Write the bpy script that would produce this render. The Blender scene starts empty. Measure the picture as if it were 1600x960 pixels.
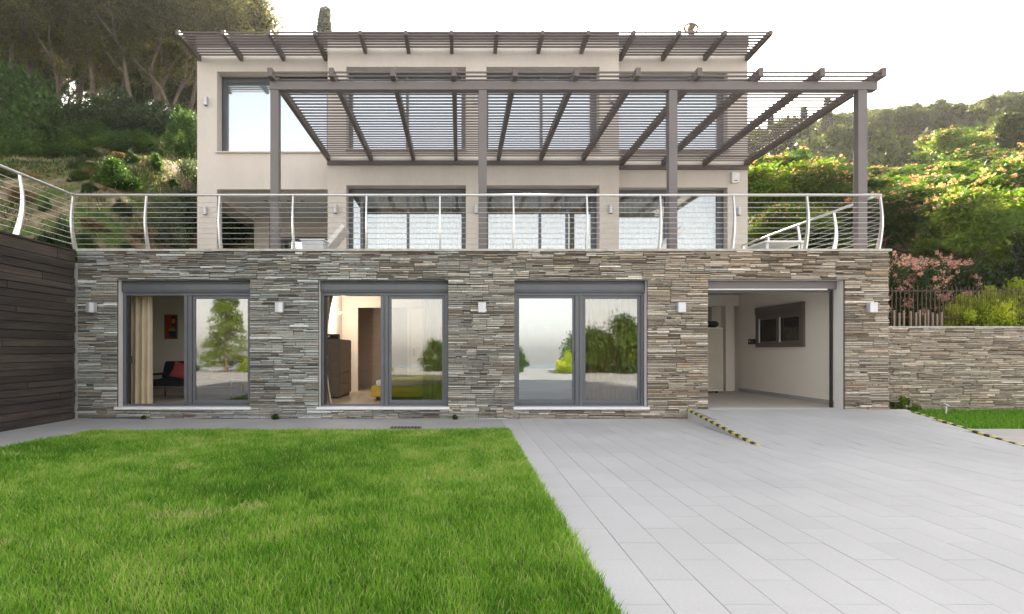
import bpy, math, random
import numpy as np
from mathutils import Vector, Matrix
random.seed(7)
rng = np.random.default_rng(11)
R = math.radians
scn = bpy.context.scene
COL = scn.collection

# ------------------------------------------------------------------ camera, sky, sun, exposure
F = 946.0                      # focal length in photograph pixels (1600 wide)
EYE = 1.24
VX, VY = 719.0, 548.0          # vanishing point of the depth lines in the photograph
cam_d = bpy.data.cameras.new("camera")
cam = bpy.data.objects.new("camera", cam_d)
COL.objects.link(cam)
cam.location = (0, 0, EYE)
cam.rotation_euler = (R(90), 0, 0)
cam_d.sensor_width = 36
cam_d.lens = F / 1600 * 36
cam_d.shift_x = (800 - VX) / 1600
cam_d.shift_y = (VY - 480) / 1600
cam_d.clip_start = 0.05
cam_d.clip_end = 20000
scn.camera = cam

SUN_EL = math.atan(0.492)
SUN_AZ = math.atan2(136, 946)          # to the right of +Y
world = bpy.data.worlds.new("World")
scn.world = world
world.use_nodes = True
wn = world.node_tree.nodes
wl = world.node_tree.links
wn.clear()
sky = wn.new("ShaderNodeTexSky")
sky.sky_type = 'NISHITA'
sky.sun_disc = False
sky.sun_elevation = SUN_EL
sky.sun_rotation = SUN_AZ
sky.air_density = 1.0
sky.dust_density = 1.3
sky.ozone_density = 1.0
bg = wn.new("ShaderNodeBackground")
bg.inputs[1].default_value = 0.10
wo = wn.new("ShaderNodeOutputWorld")
bwn = wn.new("ShaderNodeRGBToBW"); wl.new(sky.outputs[0], bwn.inputs[0])
hazec = wn.new("ShaderNodeMix"); hazec.data_type = 'RGBA'; hazec.blend_type = 'MULTIPLY'
hazec.inputs[0].default_value = 1; hazec.inputs[6].default_value = (1.07, 1.0, .93, 1)
wl.new(bwn.outputs[0], hazec.inputs[7])
skym = wn.new("ShaderNodeMix"); skym.data_type = 'RGBA'; skym.inputs[0].default_value = .82
wl.new(sky.outputs[0], skym.inputs[6]); wl.new(hazec.outputs[2], skym.inputs[7])
wl.new(skym.outputs[2], bg.inputs[0])
wl.new(bg.outputs[0], wo.inputs[0])

sun_d = bpy.data.lights.new("sun", 'SUN')
sun_d.energy = 4.6
sun_d.angle = R(0.5)
sun_d.color = (1.0, 0.90, 0.76)
sun = bpy.data.objects.new("sun", sun_d)
COL.objects.link(sun)
sd = Vector((math.sin(SUN_AZ) * math.cos(SUN_EL), math.cos(SUN_AZ) * math.cos(SUN_EL), math.sin(SUN_EL)))
sun.rotation_euler = sd.to_track_quat('Z', 'Y').to_euler()
sun.location = (5, 40, 30)

vs = scn.view_settings
vs.view_transform = 'Standard'
vs.look = 'None'
vs.gamma = 1
vs.exposure = 2.75
scn.cycles.use_denoising = True
scn.cycles.max_bounces = 8
scn.cycles.diffuse_bounces = 4
scn.cycles.transparent_max_bounces = 12

# ------------------------------------------------------------------ helpers
ORG = {}

class MB:
    """collects shapes in world coordinates"""
    def __init__(s):
        s.v = []; s.f = []; s.t = []
    def add(s, vs_, fs, tint=None):
        n = len(s.v)
        s.v.extend(vs_)
        for f in fs:
            s.f.append(tuple(i + n for i in f)); s.t.append(tint)
        return s
    def box(s, x0, x1, y0, y1, z0, z1, tint=None):
        v = [(x0, y0, z0), (x1, y0, z0), (x1, y1, z0), (x0, y1, z0), (x0, y0, z1), (x1, y0, z1), (x1, y1, z1), (x0, y1, z1)]
        return s.add(v, [(0, 3, 2, 1), (4, 5, 6, 7), (0, 1, 5, 4), (1, 2, 6, 5), (2, 3, 7, 6), (3, 0, 4, 7)], tint)
    def tube(s, pts, rad, n=6, cap=True, tint=None):
        pts = [Vector(p) for p in pts]
        if not hasattr(rad, '__len__'):
            rad = [rad] * len(pts)
        vs_ = []; fs = []
        up = Vector((0, 0, 1))
        d0 = (pts[1] - pts[0]).normalized()
        if abs(d0.z) > .9: up = Vector((1, 0, 0))
        a = d0.cross(up).normalized()
        for i, p in enumerate(pts):
            d = (pts[min(i + 1, len(pts) - 1)] - pts[max(i - 1, 0)]).normalized()
            a = (a - d * a.dot(d)).normalized()
            b = d.cross(a)
            for k in range(n):
                t = 2 * math.pi * k / n
                vs_.append(tuple(p + (a * math.cos(t) + b * math.sin(t)) * rad[i]))
        for i in range(len(pts) - 1):
            for k in range(n):
                k2 = (k + 1) % n
                fs.append((i * n + k, i * n + k2, (i + 1) * n + k2, (i + 1) * n + k))
        if cap:
            fs.append(tuple(range(n))[::-1]); fs.append(tuple((len(pts) - 1) * n + k for k in range(n)))
        return s.add(vs_, fs, tint)
    def prism(s, poly, axis, a0, a1, tint=None):
        """poly: 2-D outline; axis 'x','y','z' extruded from a0 to a1"""
        def mk(p, a):
            return {'x': (a, p[0], p[1]), 'y': (p[0], a, p[1]), 'z': (p[0], p[1], a)}[axis]
        n = len(poly)
        v = [mk(p, a0) for p in poly] + [mk(p, a1) for p in poly]
        fs = [tuple(range(n))[::-1], tuple(range(n, 2 * n))]
        fs += [(i, (i + 1) % n, n + (i + 1) % n, n + i) for i in range(n)]
        return s.add(v, fs, tint)

def mkmesh(name, mb, mat, org=(0, 0, 0), smooth=False):
    me = bpy.data.meshes.new(name)
    ox, oy, oz = org
    me.from_pydata([(x - ox, y - oy, z - oz) for x, y, z in mb.v], [], mb.f)
    if any(t is not None for t in mb.t):
        at = me.attributes.new("tint", 'FLOAT_COLOR', 'CORNER')
        arr = []
        for f, t in zip(mb.f, mb.t):
            c = tuple(t) if t is not None else (1, 1, 1)
            arr.extend((c + (1.0,)) * len(f))
        at.data.foreach_set("color", arr)
    if smooth:
        me.polygons.foreach_set("use_smooth", [True] * len(me.polygons))
    if mat: me.materials.append(mat)
    me.update()
    return me

def fixn(me):
    import bmesh
    b = bmesh.new(); b.from_mesh(me); bmesh.ops.recalc_face_normals(b, faces=b.faces); b.to_mesh(me); b.free()

def obj(name, mb, mat, parent=None, smooth=False, bevel=0, fix=False, org=None):
    o_ = org if org is not None else (ORG[parent.name] if parent else (0, 0, 0))
    me = mb if isinstance(mb, bpy.types.Mesh) else mkmesh(name, mb, mat, o_, smooth)
    if fix or (not isinstance(mb, bpy.types.Mesh) and len(mb.f) < 4000): fixn(me)
    o = bpy.data.objects.new(name, me)
    COL.objects.link(o)
    if parent:
        o.parent = parent
        p = ORG[parent.name]
        o.location = (o_[0] - p[0], o_[1] - p[1], o_[2] - p[2])
    else:
        o.location = o_
    ORG[o.name] = o_
    if bevel:
        m = o.modifiers.new("bevel", 'BEVEL'); m.width = bevel; m.segments = 2; m.limit_method = 'ANGLE'
    return o

def tag(o, label, cat, group=None):
    o['label'] = label; o['category'] = cat
    if group: o['group'] = group
    return o

def thing(name, loc, label, cat, group=None):
    o = bpy.data.objects.new(name, None)
    o.empty_display_size = .2
    COL.objects.link(o); o.location = loc
    ORG[o.name] = tuple(loc)
    return tag(o, label, cat, group)

def kindof(o, k):
    o['kind'] = k; return o

def dup(root, loc, label, rotz=None, scale=None, group=None):
    def cp(o, par):
        c = o.copy(); COL.objects.link(c)
        if par: c.parent = par
        for ch in list(o.children): cp(ch, c)
        return c
    r = cp(root, None)
    r.location = loc
    if rotz is not None: r.rotation_euler = (0, 0, rotz)
    if scale is not None: r.scale = (scale,) * 3 if not hasattr(scale, '__len__') else scale
    r['label'] = label
    if group: r['group'] = group
    return r

def W(px, py, Y):
    """world point seen at photograph pixel (px,py) at distance Y"""
    return ((px - VX) * Y / F, Y, EYE + (VY - py) * Y / F)

# ------------------------------------------------------------------ materials
def newmat(name):
    m = bpy.data.materials.new(name); m.use_nodes = True
    nt = m.node_tree; nt.nodes.clear()
    out = nt.nodes.new("ShaderNodeOutputMaterial")
    return m, nt, out

def ramp(nt, fac, stops):
    r = nt.nodes.new("ShaderNodeValToRGB")
    el = r.color_ramp.elements
    while len(el) < len(stops): el.new(.5)
    for e, (p, c) in zip(el, stops):
        e.position = p; e.color = (*c, 1)
    nt.links.new(fac, r.inputs[0])
    return r.outputs[0]

def noise(nt, scale, detail=4, vec=None, coords='Object', stretch=None, rough=.55):
    n = nt.nodes.new("ShaderNodeTexNoise")
    n.inputs["Scale"].default_value = scale; n.inputs["Detail"].default_value = detail
    n.inputs["Roughness"].default_value = rough
    if coords == 'World':
        g = nt.nodes.new("ShaderNodeNewGeometry"); v = g.outputs["Position"]
    else:
        g = nt.nodes.new("ShaderNodeTexCoord"); v = g.outputs[coords]
    if stretch:
        mp = nt.nodes.new("ShaderNodeMapping"); mp.inputs["Scale"].default_value = stretch
        nt.links.new(v, mp.inputs[0]); v = mp.outputs[0]
    nt.links.new(v, n.inputs["Vector"])
    return n.outputs["Fac"]

def mixc(nt, a, b, fac, mode='MIX'):
    m = nt.nodes.new("ShaderNodeMix"); m.data_type = 'RGBA'; m.blend_type = mode
    def s(inp, v):
        if isinstance(v, (tuple, list)): inp.default_value = (*v, 1)
        else: nt.links.new(v, inp)
    s(m.inputs[6], a); s(m.inputs[7], b)
    if isinstance(fac, (int, float)): m.inputs[0].default_value = fac
    else: nt.links.new(fac, m.inputs[0])
    return m.outputs[2]

def M(name, c1, c2=None, scale=4, rough=.7, metal=0, bump=0, bscale=60, stretch=None, coords='World', tint=False, rnd=0, spec=.4, fine=.0, detail=5):
    m, nt, out = newmat(name)
    b = nt.nodes.new("ShaderNodeBsdfPrincipled")
    c2 = c2 or tuple(x * .8 for x in c1)
    f = noise(nt, scale, detail, coords=coords, stretch=stretch)
    col = ramp(nt, f, [(.3, c1), (.7, c2)])
    if fine:
        f2 = noise(nt, bscale, 3, coords=coords, stretch=stretch)
        r2 = ramp(nt, f2, [(.3, (1 - fine,) * 3), (.7, (1 + fine,) * 3)])
        col = mixc(nt, col, r2, 1.0, 'MULTIPLY')
    if tint:
        a = nt.nodes.new("ShaderNodeAttribute"); a.attribute_name = "tint"
        col = mixc(nt, col, a.outputs["Color"], 1.0, 'MULTIPLY')
    if rnd:
        oi = nt.nodes.new("ShaderNodeObjectInfo")
        r3 = ramp(nt, oi.outputs["Random"], [(0, (1 - rnd,) * 3), (1, (1 + rnd,) * 3)])
        col = mixc(nt, col, r3, 1.0, 'MULTIPLY')
    nt.links.new(col, b.inputs["Base Color"])
    b.inputs["Roughness"].default_value = rough
    b.inputs["Metallic"].default_value = metal
    b.inputs["Specular IOR Level"].default_value = spec
    if bump:
        bn = nt.nodes.new("ShaderNodeBump"); bn.inputs["Strength"].default_value = bump
        bn.inputs["Distance"].default_value = .02
        nt.links.new(noise(nt, bscale, 5, coords=coords, stretch=stretch), bn.inputs["Height"])
        nt.links.new(bn.outputs[0], b.inputs["Normal"])
    nt.links.new(b.outputs[0], out.inputs[0])
    return m

def leafmat(name, dark, mid, light, trans=.45, rough=.55, patch=.5):
    m, nt, out = newmat(name)
    a = nt.nodes.new("ShaderNodeAttribute"); a.attribute_name = "tint"
    col = ramp(nt, a.outputs["Fac"], [(0, dark), (.5, mid), (1, light)])
    f = noise(nt, patch, 3, coords='World')
    col = mixc(nt, col, ramp(nt, f, [(.35, (.7, .72, .66)), (.65, (1.25, 1.2, 1.05))]), 1.0, 'MULTIPLY')
    d = nt.nodes.new("ShaderNodeBsdfPrincipled"); d.inputs["Roughness"].default_value = rough
    d.inputs["Specular IOR Level"].default_value = .3
    nt.links.new(col, d.inputs["Base Color"])
    t = nt.nodes.new("ShaderNodeBsdfTranslucent")
    nt.links.new(mixc(nt, col, (1.5, 1.45, .7), 1.0, 'MULTIPLY'), t.inputs[0])
    x = nt.nodes.new("ShaderNodeMixShader"); x.inputs[0].default_value = trans
    nt.links.new(d.outputs[0], x.inputs[1]); nt.links.new(t.outputs[0], x.inputs[2])
    nt.links.new(x.outputs[0], out.inputs[0])
    return m

def glassmat(name, refl=.3, tcol=(.82, .86, .86), rough=.0):
    m, nt, out = newmat(name)
    g = nt.nodes.new("ShaderNodeBsdfGlossy"); g.inputs["Roughness"].default_value = rough
    g.inputs[0].default_value = (.93, .97, 1, 1)
    t = nt.nodes.new("ShaderNodeBsdfTransparent"); t.inputs[0].default_value = (*tcol, 1)
    lw = nt.nodes.new("ShaderNodeLayerWeight"); lw.inputs[0].default_value = .3
    mp = nt.nodes.new("ShaderNodeMapRange")
    mp.inputs[3].default_value = refl; mp.inputs[4].default_value = .95
    nt.links.new(lw.outputs["Fresnel"], mp.inputs[0])
    x = nt.nodes.new("ShaderNodeMixShader")
    nt.links.new(mp.outputs[0], x.inputs[0])
    nt.links.new(t.outputs[0], x.inputs[1]); nt.links.new(g.outputs[0], x.inputs[2])
    nt.links.new(x.outputs[0], out.inputs[0])
    return m

m_plaster = M("facade_plaster", (.64, .58, .52), (.575, .515, .455), scale=1.1, rough=.9, bump=.1, bscale=22, stretch=(1.3, 1.3, .25), fine=.03, detail=8)
m_reveal = M("reveal_plaster", (.70, .68, .66), (.63, .61, .59), scale=2, rough=.85)
m_inter = M("interior_paint", (.80, .73, .64), (.76, .69, .60), scale=1, rough=.9)
m_gar = M("garage_paint", (.87, .82, .75), (.84, .79, .72), scale=1, rough=.9)
m_ceil = M("ceiling_paint", (.86, .86, .86), (.82, .82, .82), scale=1, rough=.9)
m_ifloor = M("interior_floor_tile", (.62, .52, .42), (.55, .46, .37), scale=2, rough=.35)
m_stone = M("slate_strip_stone", (1.04, 1.03, 1.0), (.74, .73, .70), scale=9, rough=.9, bump=1.0, bscale=45, stretch=(1, 1, 3.2), tint=True, fine=.28)
m_mortar = M("shadow_mortar", (.10, .09, .08), (.06, .055, .05), rough=1)
m_cope = M("coping_stone", (.55, .53, .48), (.36, .33, .29), scale=7, rough=.8, bump=.4)
m_steel = M("grey_painted_steel", (.165, .145, .142), (.145, .128, .126), scale=3, rough=.5, spec=.5)
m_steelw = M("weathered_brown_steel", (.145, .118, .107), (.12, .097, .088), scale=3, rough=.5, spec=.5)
m_frame = M("window_aluminium", (.105, .11, .125), (.09, .095, .11), scale=3, rough=.4, spec=.5)
m_rail = M("brushed_stainless", (.72, .71, .70), (.62, .61, .60), scale=20, rough=.3, metal=.75)
m_plank = M("dark_weathered_board", (.080, .062, .051), (.030, .024, .021), scale=1.6, rough=.75, bump=.6, bscale=12, stretch=(1, .25, 4), rnd=.3, fine=.25)
m_paver = M("grey_stone_paver", (.55, .553, .556), (.46, .463, .468), scale=.55, rough=.6, bump=.05, bscale=60, rnd=.03, fine=.05, detail=8)
m_grout = M("paver_grout", (.42, .415, .41), (.35, .345, .34), scale=3, rough=.95)
m_concrete = M("walkway_concrete", (.43, .43, .43), (.36, .36, .362), scale=1.2, rough=.7, bump=.06, fine=.04)
m_soil = M("lawn_soil", (.06, .10, .02), (.11, .10, .04), scale=6, rough=1)
m_sill = M("sill_marble", (.78, .78, .80), (.70, .70, .72), scale=6, rough=.5)
m_white = M("white_plastic", (.78, .78, .76), (.72, .72, .70), scale=4, rough=.5)
m_lampm = M("lamp_aluminium", (.55, .56, .58), (.50, .51, .53), scale=8, rough=.4, metal=.4)
m_black = M("black_plastic", (.02, .02, .02), (.03, .03, .03), scale=4, rough=.5)
m_blind = M("roller_blind_fabric", (.86, .87, .88), (.82, .83, .84), scale=2, rough=.9)
m_curt = M("cream_curtain", (.66, .56, .40), (.56, .47, .33), scale=3, rough=.95)
m_curt2 = M("sheer_curtain", (.62, .57, .47), (.54, .49, .40), scale=3, rough=.95)
m_sofa = M("black_sofa_fabric", (.018, .018, .022), (.028, .028, .033), scale=20, rough=.95)
m_red = M("red_cushion_fabric", (.58, .11, .11), (.48, .08, .09), scale=8, rough=.9)
m_dress = M("dark_brown_veneer", (.19, .155, .125), (.15, .12, .10), scale=3, stretch=(1, 1, 6), rough=.45)
m_brown = M("corridor_brown_panel", (.50, .40, .33), (.43, .34, .28), scale=2, stretch=(1, 1, 5), rough=.6)
m_yellow = M("mustard_bedspread", (.62, .44, .06), (.52, .36, .05), scale=8, rough=.9)
m_linen = M("white_linen", (.8, .78, .74), (.72, .70, .67), scale=6, rough=.9)
m_bark = M("grey_brown_bark", (.16, .125, .095), (.075, .058, .044), scale=3, rough=.95, bump=.5, bscale=20)
m_fence = M("rusty_fence_metal", (.12, .08, .055), (.08, .052, .038), scale=10, rough=.8)
m_glassL = glassmat("window_glass", .17)
m_glassS = glassmat("screened_window_glass", .14, (.60, .56, .47), .022)
m_glassT = glassmat("terrace_door_glass", .15, (.85, .88, .88))
m_glassU = glassmat("upper_window_glass", .30, (.85, .9, .92))

# ================================================================== SETTING: ground
def flat(name, x0, x1, y0, y1, z, mat, z0=None):
    mb = MB().box(x0, x1, y0, y1, (z - .3) if z0 is None else z0, z)
    return kindof(obj(name, mb, mat), 'structure')

flat('ground', -40, 60, -22, 11.05, -.10, m_grout, -3)
flat('walkway', -7.0, .755, 9.42, 11.03, 0.0, m_concrete, -.09)
kindof(obj('walkway', MB().box(-7.0, -5.72, 1.0, 9.42, -.09, 0), m_concrete), 'structure')
kindof(obj('lawn_bed', MB().box(-5.72, .755, -9, 9.42, -.09, -.015), m_soil), 'structure')
drive = flat('driveway', .76, 14, -9, 9.55, -.025, m_grout, -.09)
obj('driveway', MB().box(.76, 4.14, 9.55, 11.03, -.09, -.025), m_grout)['kind'] = 'structure'

# pavers -------------------------------------------------------
TW, TL = .265, .628
RX0, RX1 = lambda y: 4.14 - (11 - y) * .083, lambda y: 8.10 - (11 - y) * .25
RY = 7.87; RZ = .17
def rampz(y): return max(0.0, (y - RY) / (11 - RY)) * RZ
unit = MB()
c = .0018
def pav(w, l):
    g = .0018
    v = [(g, g, -.024), (w - g, g, -.024), (w - g, l - g, -.024), (g, l - g, -.024),
         (g, g, -c), (w - g, g, -c), (w - g, l - g, -c), (g, l - g, -c),
         (g + c, g + c, 0), (w - g - c, g + c, 0), (w - g - c, l - g - c, 0), (g + c, l - g - c, 0)]
    f = [(0, 1, 5, 4), (1, 2, 6, 5), (2, 3, 7, 6), (3, 0, 4, 7), (4, 5, 9, 8), (5, 6, 10, 9), (6, 7, 11, 10), (7, 4, 8, 11), (8, 9, 10, 11)]
    return v, f
pv, pf = pav(TW, TL)
pm = MB().add(pv, pf)
paver_me = mkmesh('paver', pm, m_paver)
tiles = []
k0 = int((.80 - 1.81) / TW) - 1
for k in range(k0, 50):
    x = 1.81 + k * TW
    if x < .70: continue
    off = 0 if k % 2 == 0 else TL / 2
    j = -8
    y = 2.96 - 8 * TL - off
    while y < 10.9:
        if x + TW < 13.5: tiles.append((x, y))
        y += TL
def onramp(x, y):
    return y > RY - .05 and RX0(y + .3) - .02 < x + TW / 2 < RX1(y + .3)
ground_t, ramp_t = [], []
for (x, y) in tiles:
    xc, yc = x + TW / 2, y + TL / 2
    if yc > RY or (y + TL > RY + .01 and RX0(RY) < xc < RX1(RY)):
        if xc < RX0(yc): ground_t.append((x, y))
        elif xc < RX1(yc): ramp_t.append((x, y))
        elif yc < 9.3: ground_t.append((x, y))
    else: ground_t.append((x, y))
def vis(t):
    x, y = t
    yc = max(y + TL / 2, .5)
    px = VX + F * (x + TW / 2) / yc; py = VY + F * EYE / yc
    return (0 < px < 1620 and py < 985)
ground_t.sort(key=lambda t: (not vis(t), t[1]))
rest = MB()
for i, (x, y) in enumerate(ground_t):
    l = min(TL, 11.02 - y)
    dz = random.uniform(-.0012, .0012)
    if i < 300 and vis((x, y)) and l == TL:
        o = bpy.data.objects.new('paver', paver_me); COL.objects.link(o)
        o.parent = drive; o.location = (x, y, dz)
    else:
        v, f = pav(TW, l)
        rest.add([(a + x, b + y, z_ + dz) for a, b, z_ in v], f)
kindof(obj('paving', rest, m_paver, drive), 'stuff')
# ramp up to the garage
rb = MB()
yy = [RY, 11.03]
rv = [(RX0(RY), RY, -.05), (RX1(RY), RY, -.05), (RX1(11.03), 11.03, -.05), (RX0(11.03), 11.03, -.05),
      (RX0(RY), RY, -.024), (RX1(RY), RY, -.024), (RX1(11.03), 11.03, RZ - .024), (RX0(11.03), 11.03, RZ - .024)]
rb.add(rv, [(0, 3, 2, 1), (4, 5, 6, 7), (0, 1, 5, 4), (1, 2, 6, 5), (2, 3, 7, 6), (3, 0, 4, 7)])
rampo = kindof(obj('ramp', rb, m_paver), 'structure')
slope = math.atan2(RZ, 11 - RY)
for (x, y) in ramp_t:
    l = min(TL, 11.02 - y)
    yb = y
    v, f = pav(TW, l - (yb - y))
    # trim to the slanted sides
    vv = []
    for a, b, z_ in v:
        X = a + x; Y = b + yb
        if Y >= RY: X = min(max(X, RX0(Y) + .002), RX1(Y) - .002)
        vv.append((X, Y, z_ + rampz(Y)))
    o = obj('paver', MB().add(vv, f), m_paver, rampo)

def hazard(name, fn, y0, y1, label):
    m = bpy.data.materials.get("hazard_paint")
    if not m:
        m, nt, out = newmat("hazard_paint")
        b = nt.nodes.new("ShaderNodeBsdfPrincipled"); b.inputs["Roughness"].default_value = .6
        g = nt.nodes.new("ShaderNodeNewGeometry"); s = nt.nodes.new("ShaderNodeSeparateXYZ")
        nt.links.new(g.outputs["Position"], s.inputs[0])
        mm = nt.nodes.new("ShaderNodeMath"); mm.operation = 'MULTIPLY'; mm.inputs[1].default_value = 1 / .27
        nt.links.new(s.outputs[1], mm.inputs[0])
        fr = nt.nodes.new("ShaderNodeMath"); fr.operation = 'FRACT'; nt.links.new(mm.outputs[0], fr.inputs[0])
        gt = nt.nodes.new("ShaderNodeMath"); gt.operation = 'GREATER_THAN'; gt.inputs[1].default_value = .5
        nt.links.new(fr.outputs[0], gt.inputs[0])
        cc = mixc(nt, (.62, .55, .16), (.035, .035, .03), gt.outputs[0])
        nt.links.new(cc, b.inputs[0]); nt.links.new(b.outputs[0], out.inputs[0])
    t = thing(name, (fn(y0), y0, rampz(y0)), label, 'edge strip', 'hazard strips along the ramp edges')
    n = 10
    mb = MB()
    for i in range(n):
        a = y0 + (y1 - y0) * i / n; b_ = y0 + (y1 - y0) * (i + 1) / n
        w = .022
        za, zb = rampz(a), rampz(b_)
        v = [(fn(a) - w, a, za - .02), (fn(a) + w, a, za - .02), (fn(b_) + w, b_, zb - .02), (fn(b_) - w, b_, zb - .02),
             (fn(a) - w, a, za + .012), (fn(a) + w, a, za + .012), (fn(b_) + w, b_, zb + .012), (fn(b_) - w, b_, zb + .012)]
        mb.add(v, [(0, 3, 2, 1), (4, 5, 6, 7), (0, 1, 5, 4), (1, 2, 6, 5), (2, 3, 7, 6), (3, 0, 4, 7)])
    obj('strip', mb, m, t)
hazard('hazard_strip', RX0, RY, 10.98, 'yellow and black hazard strip on the left edge of the garage ramp')
hazard('hazard_strip', lambda y: RX1(y) - .02, RY - .1, 10.6, 'yellow and grey hazard strip on the right ramp edge beside the grass verge')

verge = kindof(obj('verge_soil', MB().box(7.6, 30, 9.55, 12.6, -.09, -.01), m_soil), 'structure')
kindof(obj('side_path', MB().box(7.2, 30, 7.9, 9.545, -.09, .006), M("sunlit_path_stone", (.50, .46, .42), (.40, .38, .37), scale=1.2, rough=.7)), 'structure')  # warm, lighter stone colour stands in for dappled sun on the path

# grass ----------------------------------------------------------
def grassmat():
    m, nt, out = newmat("grass_blades")
    a = nt.nodes.new("ShaderNodeAttribute"); a.attribute_name = "tint"
    col = ramp(nt, a.outputs["Fac"], [(0, (.07, .20, .012)), (.35, (.18, .40, .03)), (.7, (.36, .58, .075)), (1, (.66, .62, .27))])
    b = nt.nodes.new("ShaderNodeBsdfPrincipled"); b.inputs["Roughness"].default_value = .5
    b.inputs["Specular IOR Level"].default_value = .3
    nt.links.new(col, b.inputs[0])
    t = nt.nodes.new("ShaderNodeBsdfTranslucent"); nt.links.new(col, t.inputs[0])
    x = nt.nodes.new("ShaderNodeMixShader"); x.inputs[0].default_value = .35
    nt.links.new(b.outputs[0], x.inputs[1]); nt.links.new(t.outputs[0], x.inputs[2])
    nt.links.new(x.outputs[0], out.inputs[0])
    return m
m_grass = grassmat()

def vnoise(x, y, s, seed=0):
    """smooth value noise on numpy arrays"""
    r = np.random.default_rng(seed).random((64, 64))
    u = x * s + 100; v = y * s + 100
    i = np.floor(u).astype(int); j = np.floor(v).astype(int)
    fu = u - i; fv = v - j
    fu = fu * fu * (3 - 2 * fu); fv = fv * fv * (3 - 2 * fv)
    g = lambda a, b: r[a % 64, b % 64]
    return (g(i, j) * (1 - fu) + g(i + 1, j) * fu) * (1 - fv) + (g(i, j + 1) * (1 - fu) + g(i + 1, j + 1) * fu) * fv

def np_mesh(name, V, Fq, mat, tint=None, tris=None):
    """V (n,3); Fq (m,4) quads and optional tris (k,3)"""
    me = bpy.data.meshes.new(name)
    me.vertices.add(len(V)); me.vertices.foreach_set("co", V.astype(np.float32).ravel())
    nq = len(Fq); nt_ = 0 if tris is None else len(tris)
    loops = Fq.ravel() if tris is None else np.concatenate([Fq.ravel(), tris.ravel()])
    me.loops.add(len(loops)); me.loops.foreach_set("vertex_index", loops.astype(np.int32))
    st = np.arange(nq) * 4
    if tris is not None: st = np.concatenate([st, nq * 4 + np.arange(nt_) * 3])
    me.polygons.add(nq + nt_); me.polygons.foreach_set("loop_start", st.astype(np.int32))
    if tint is not None:
        at = me.attributes.new("tint", 'FLOAT', 'POINT'); at.data.foreach_set("value", tint.astype(np.float32))
    me.materials.append(mat); me.update(calc_edges=True); me.validate()
    return me

def grass(name, xs, ys, h, w, tint, mat=m_grass, z=None):
    n = len(xs)
    ang = rng.uniform(0, 2 * np.pi, n)
    dx, dy = np.cos(ang) * w / 2, np.sin(ang) * w / 2
    la = rng.uniform(0, 2 * np.pi, n); lean = rng.uniform(.1, .75, n) * h
    lx, ly = np.cos(la) * lean, np.sin(la) * lean
    z0 = np.full(n, -.02) if z is None else z
    V = np.zeros((n, 5, 3))
    V[:, 0] = np.stack([xs - dx, ys - dy, z0], 1); V[:, 1] = np.stack([xs + dx, ys + dy, z0], 1)
    V[:, 2] = np.stack([xs + dx * .8 + lx * .35, ys + dy * .8 + ly * .35, z0 + h * .6], 1)
    V[:, 3] = np.stack([xs - dx * .8 + lx * .35, ys - dy * .8 + ly * .35, z0 + h * .6], 1)
    V[:, 4] = np.stack([xs + lx, ys + ly, z0 + h], 1)
    b = np.arange(n)[:, None] * 5
    q = b + np.array([0, 1, 2, 3]); t = b + np.array([3, 2, 4])
    tt = np.repeat(np.clip(tint, 0, 1), 5).reshape(n, 5)
    return np_mesh(name, V.reshape(-1, 3), q, mat, tt.ravel(), t)

N = 520000
gy = 1.2 + 8.2 * rng.random(N) ** 1.35
gx = rng.uniform(-5.70, .76, N)
keep = (VX + F * gx / np.maximum(gy, .5) > -160)
gx, gy = gx[keep], gy[keep]
p1 = vnoise(gx, gy, .55, 1); p2 = vnoise(gx, gy, 1.7, 2); p3 = vnoise(gx, gy, 5, 3); p4 = vnoise(gx, gy, 3.1, 8)
dry = .55 * p1 + .3 * p2 + .15 * p3
ti = .13 + .90 * np.clip(dry - .22, 0, 1) + rng.normal(0, .20, len(gx)) + .25 * (p3 - .5)
ti = np.where((p2 * p4 > .66) & (rng.random(len(gx)) < .5), .95, ti)
ti = np.where(rng.random(len(gx)) < .05, .9, ti)
gh = (.020 + .058 * (1 - dry) ** 1.3 + .02 * p3) * rng.uniform(.35, 1.5, len(gx))
edge_ = (gx > .6) | (gy > 9.0) | (gx < -5.4)
gh = np.where(edge_, gh * 1.2, gh)
gw = rng.uniform(.0028, .006, len(gx)) * (0.7 + gy / 8)
lawn = bpy.data.objects.new('lawn_grass', grass('lawn_grass', gx, gy, gh, gw, ti)); COL.objects.link(lawn)
tag(lawn, 'bright green lawn grass with yellowish dry patches in front of the house', 'grass'); kindof(lawn, 'stuff')
N = 30000
gx = rng.uniform(7.9, 17, N); gy = rng.uniform(9.6, 12.3, N)
k_ = gx < 17
ti = rng.normal(.28, .12, N); gh = rng.uniform(.05, .12, N); gw = rng.uniform(.008, .014, N)
sel = gx > 8.15 - (11 - gy) * .25
vg = bpy.data.objects.new('verge_grass', grass('verge_grass', gx[sel], gy[sel], gh[sel], gw[sel], ti[sel])); COL.objects.link(vg)
tag(vg, 'green grass verge at the foot of the low stone retaining wall', 'grass'); kindof(vg, 'stuff')

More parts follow.
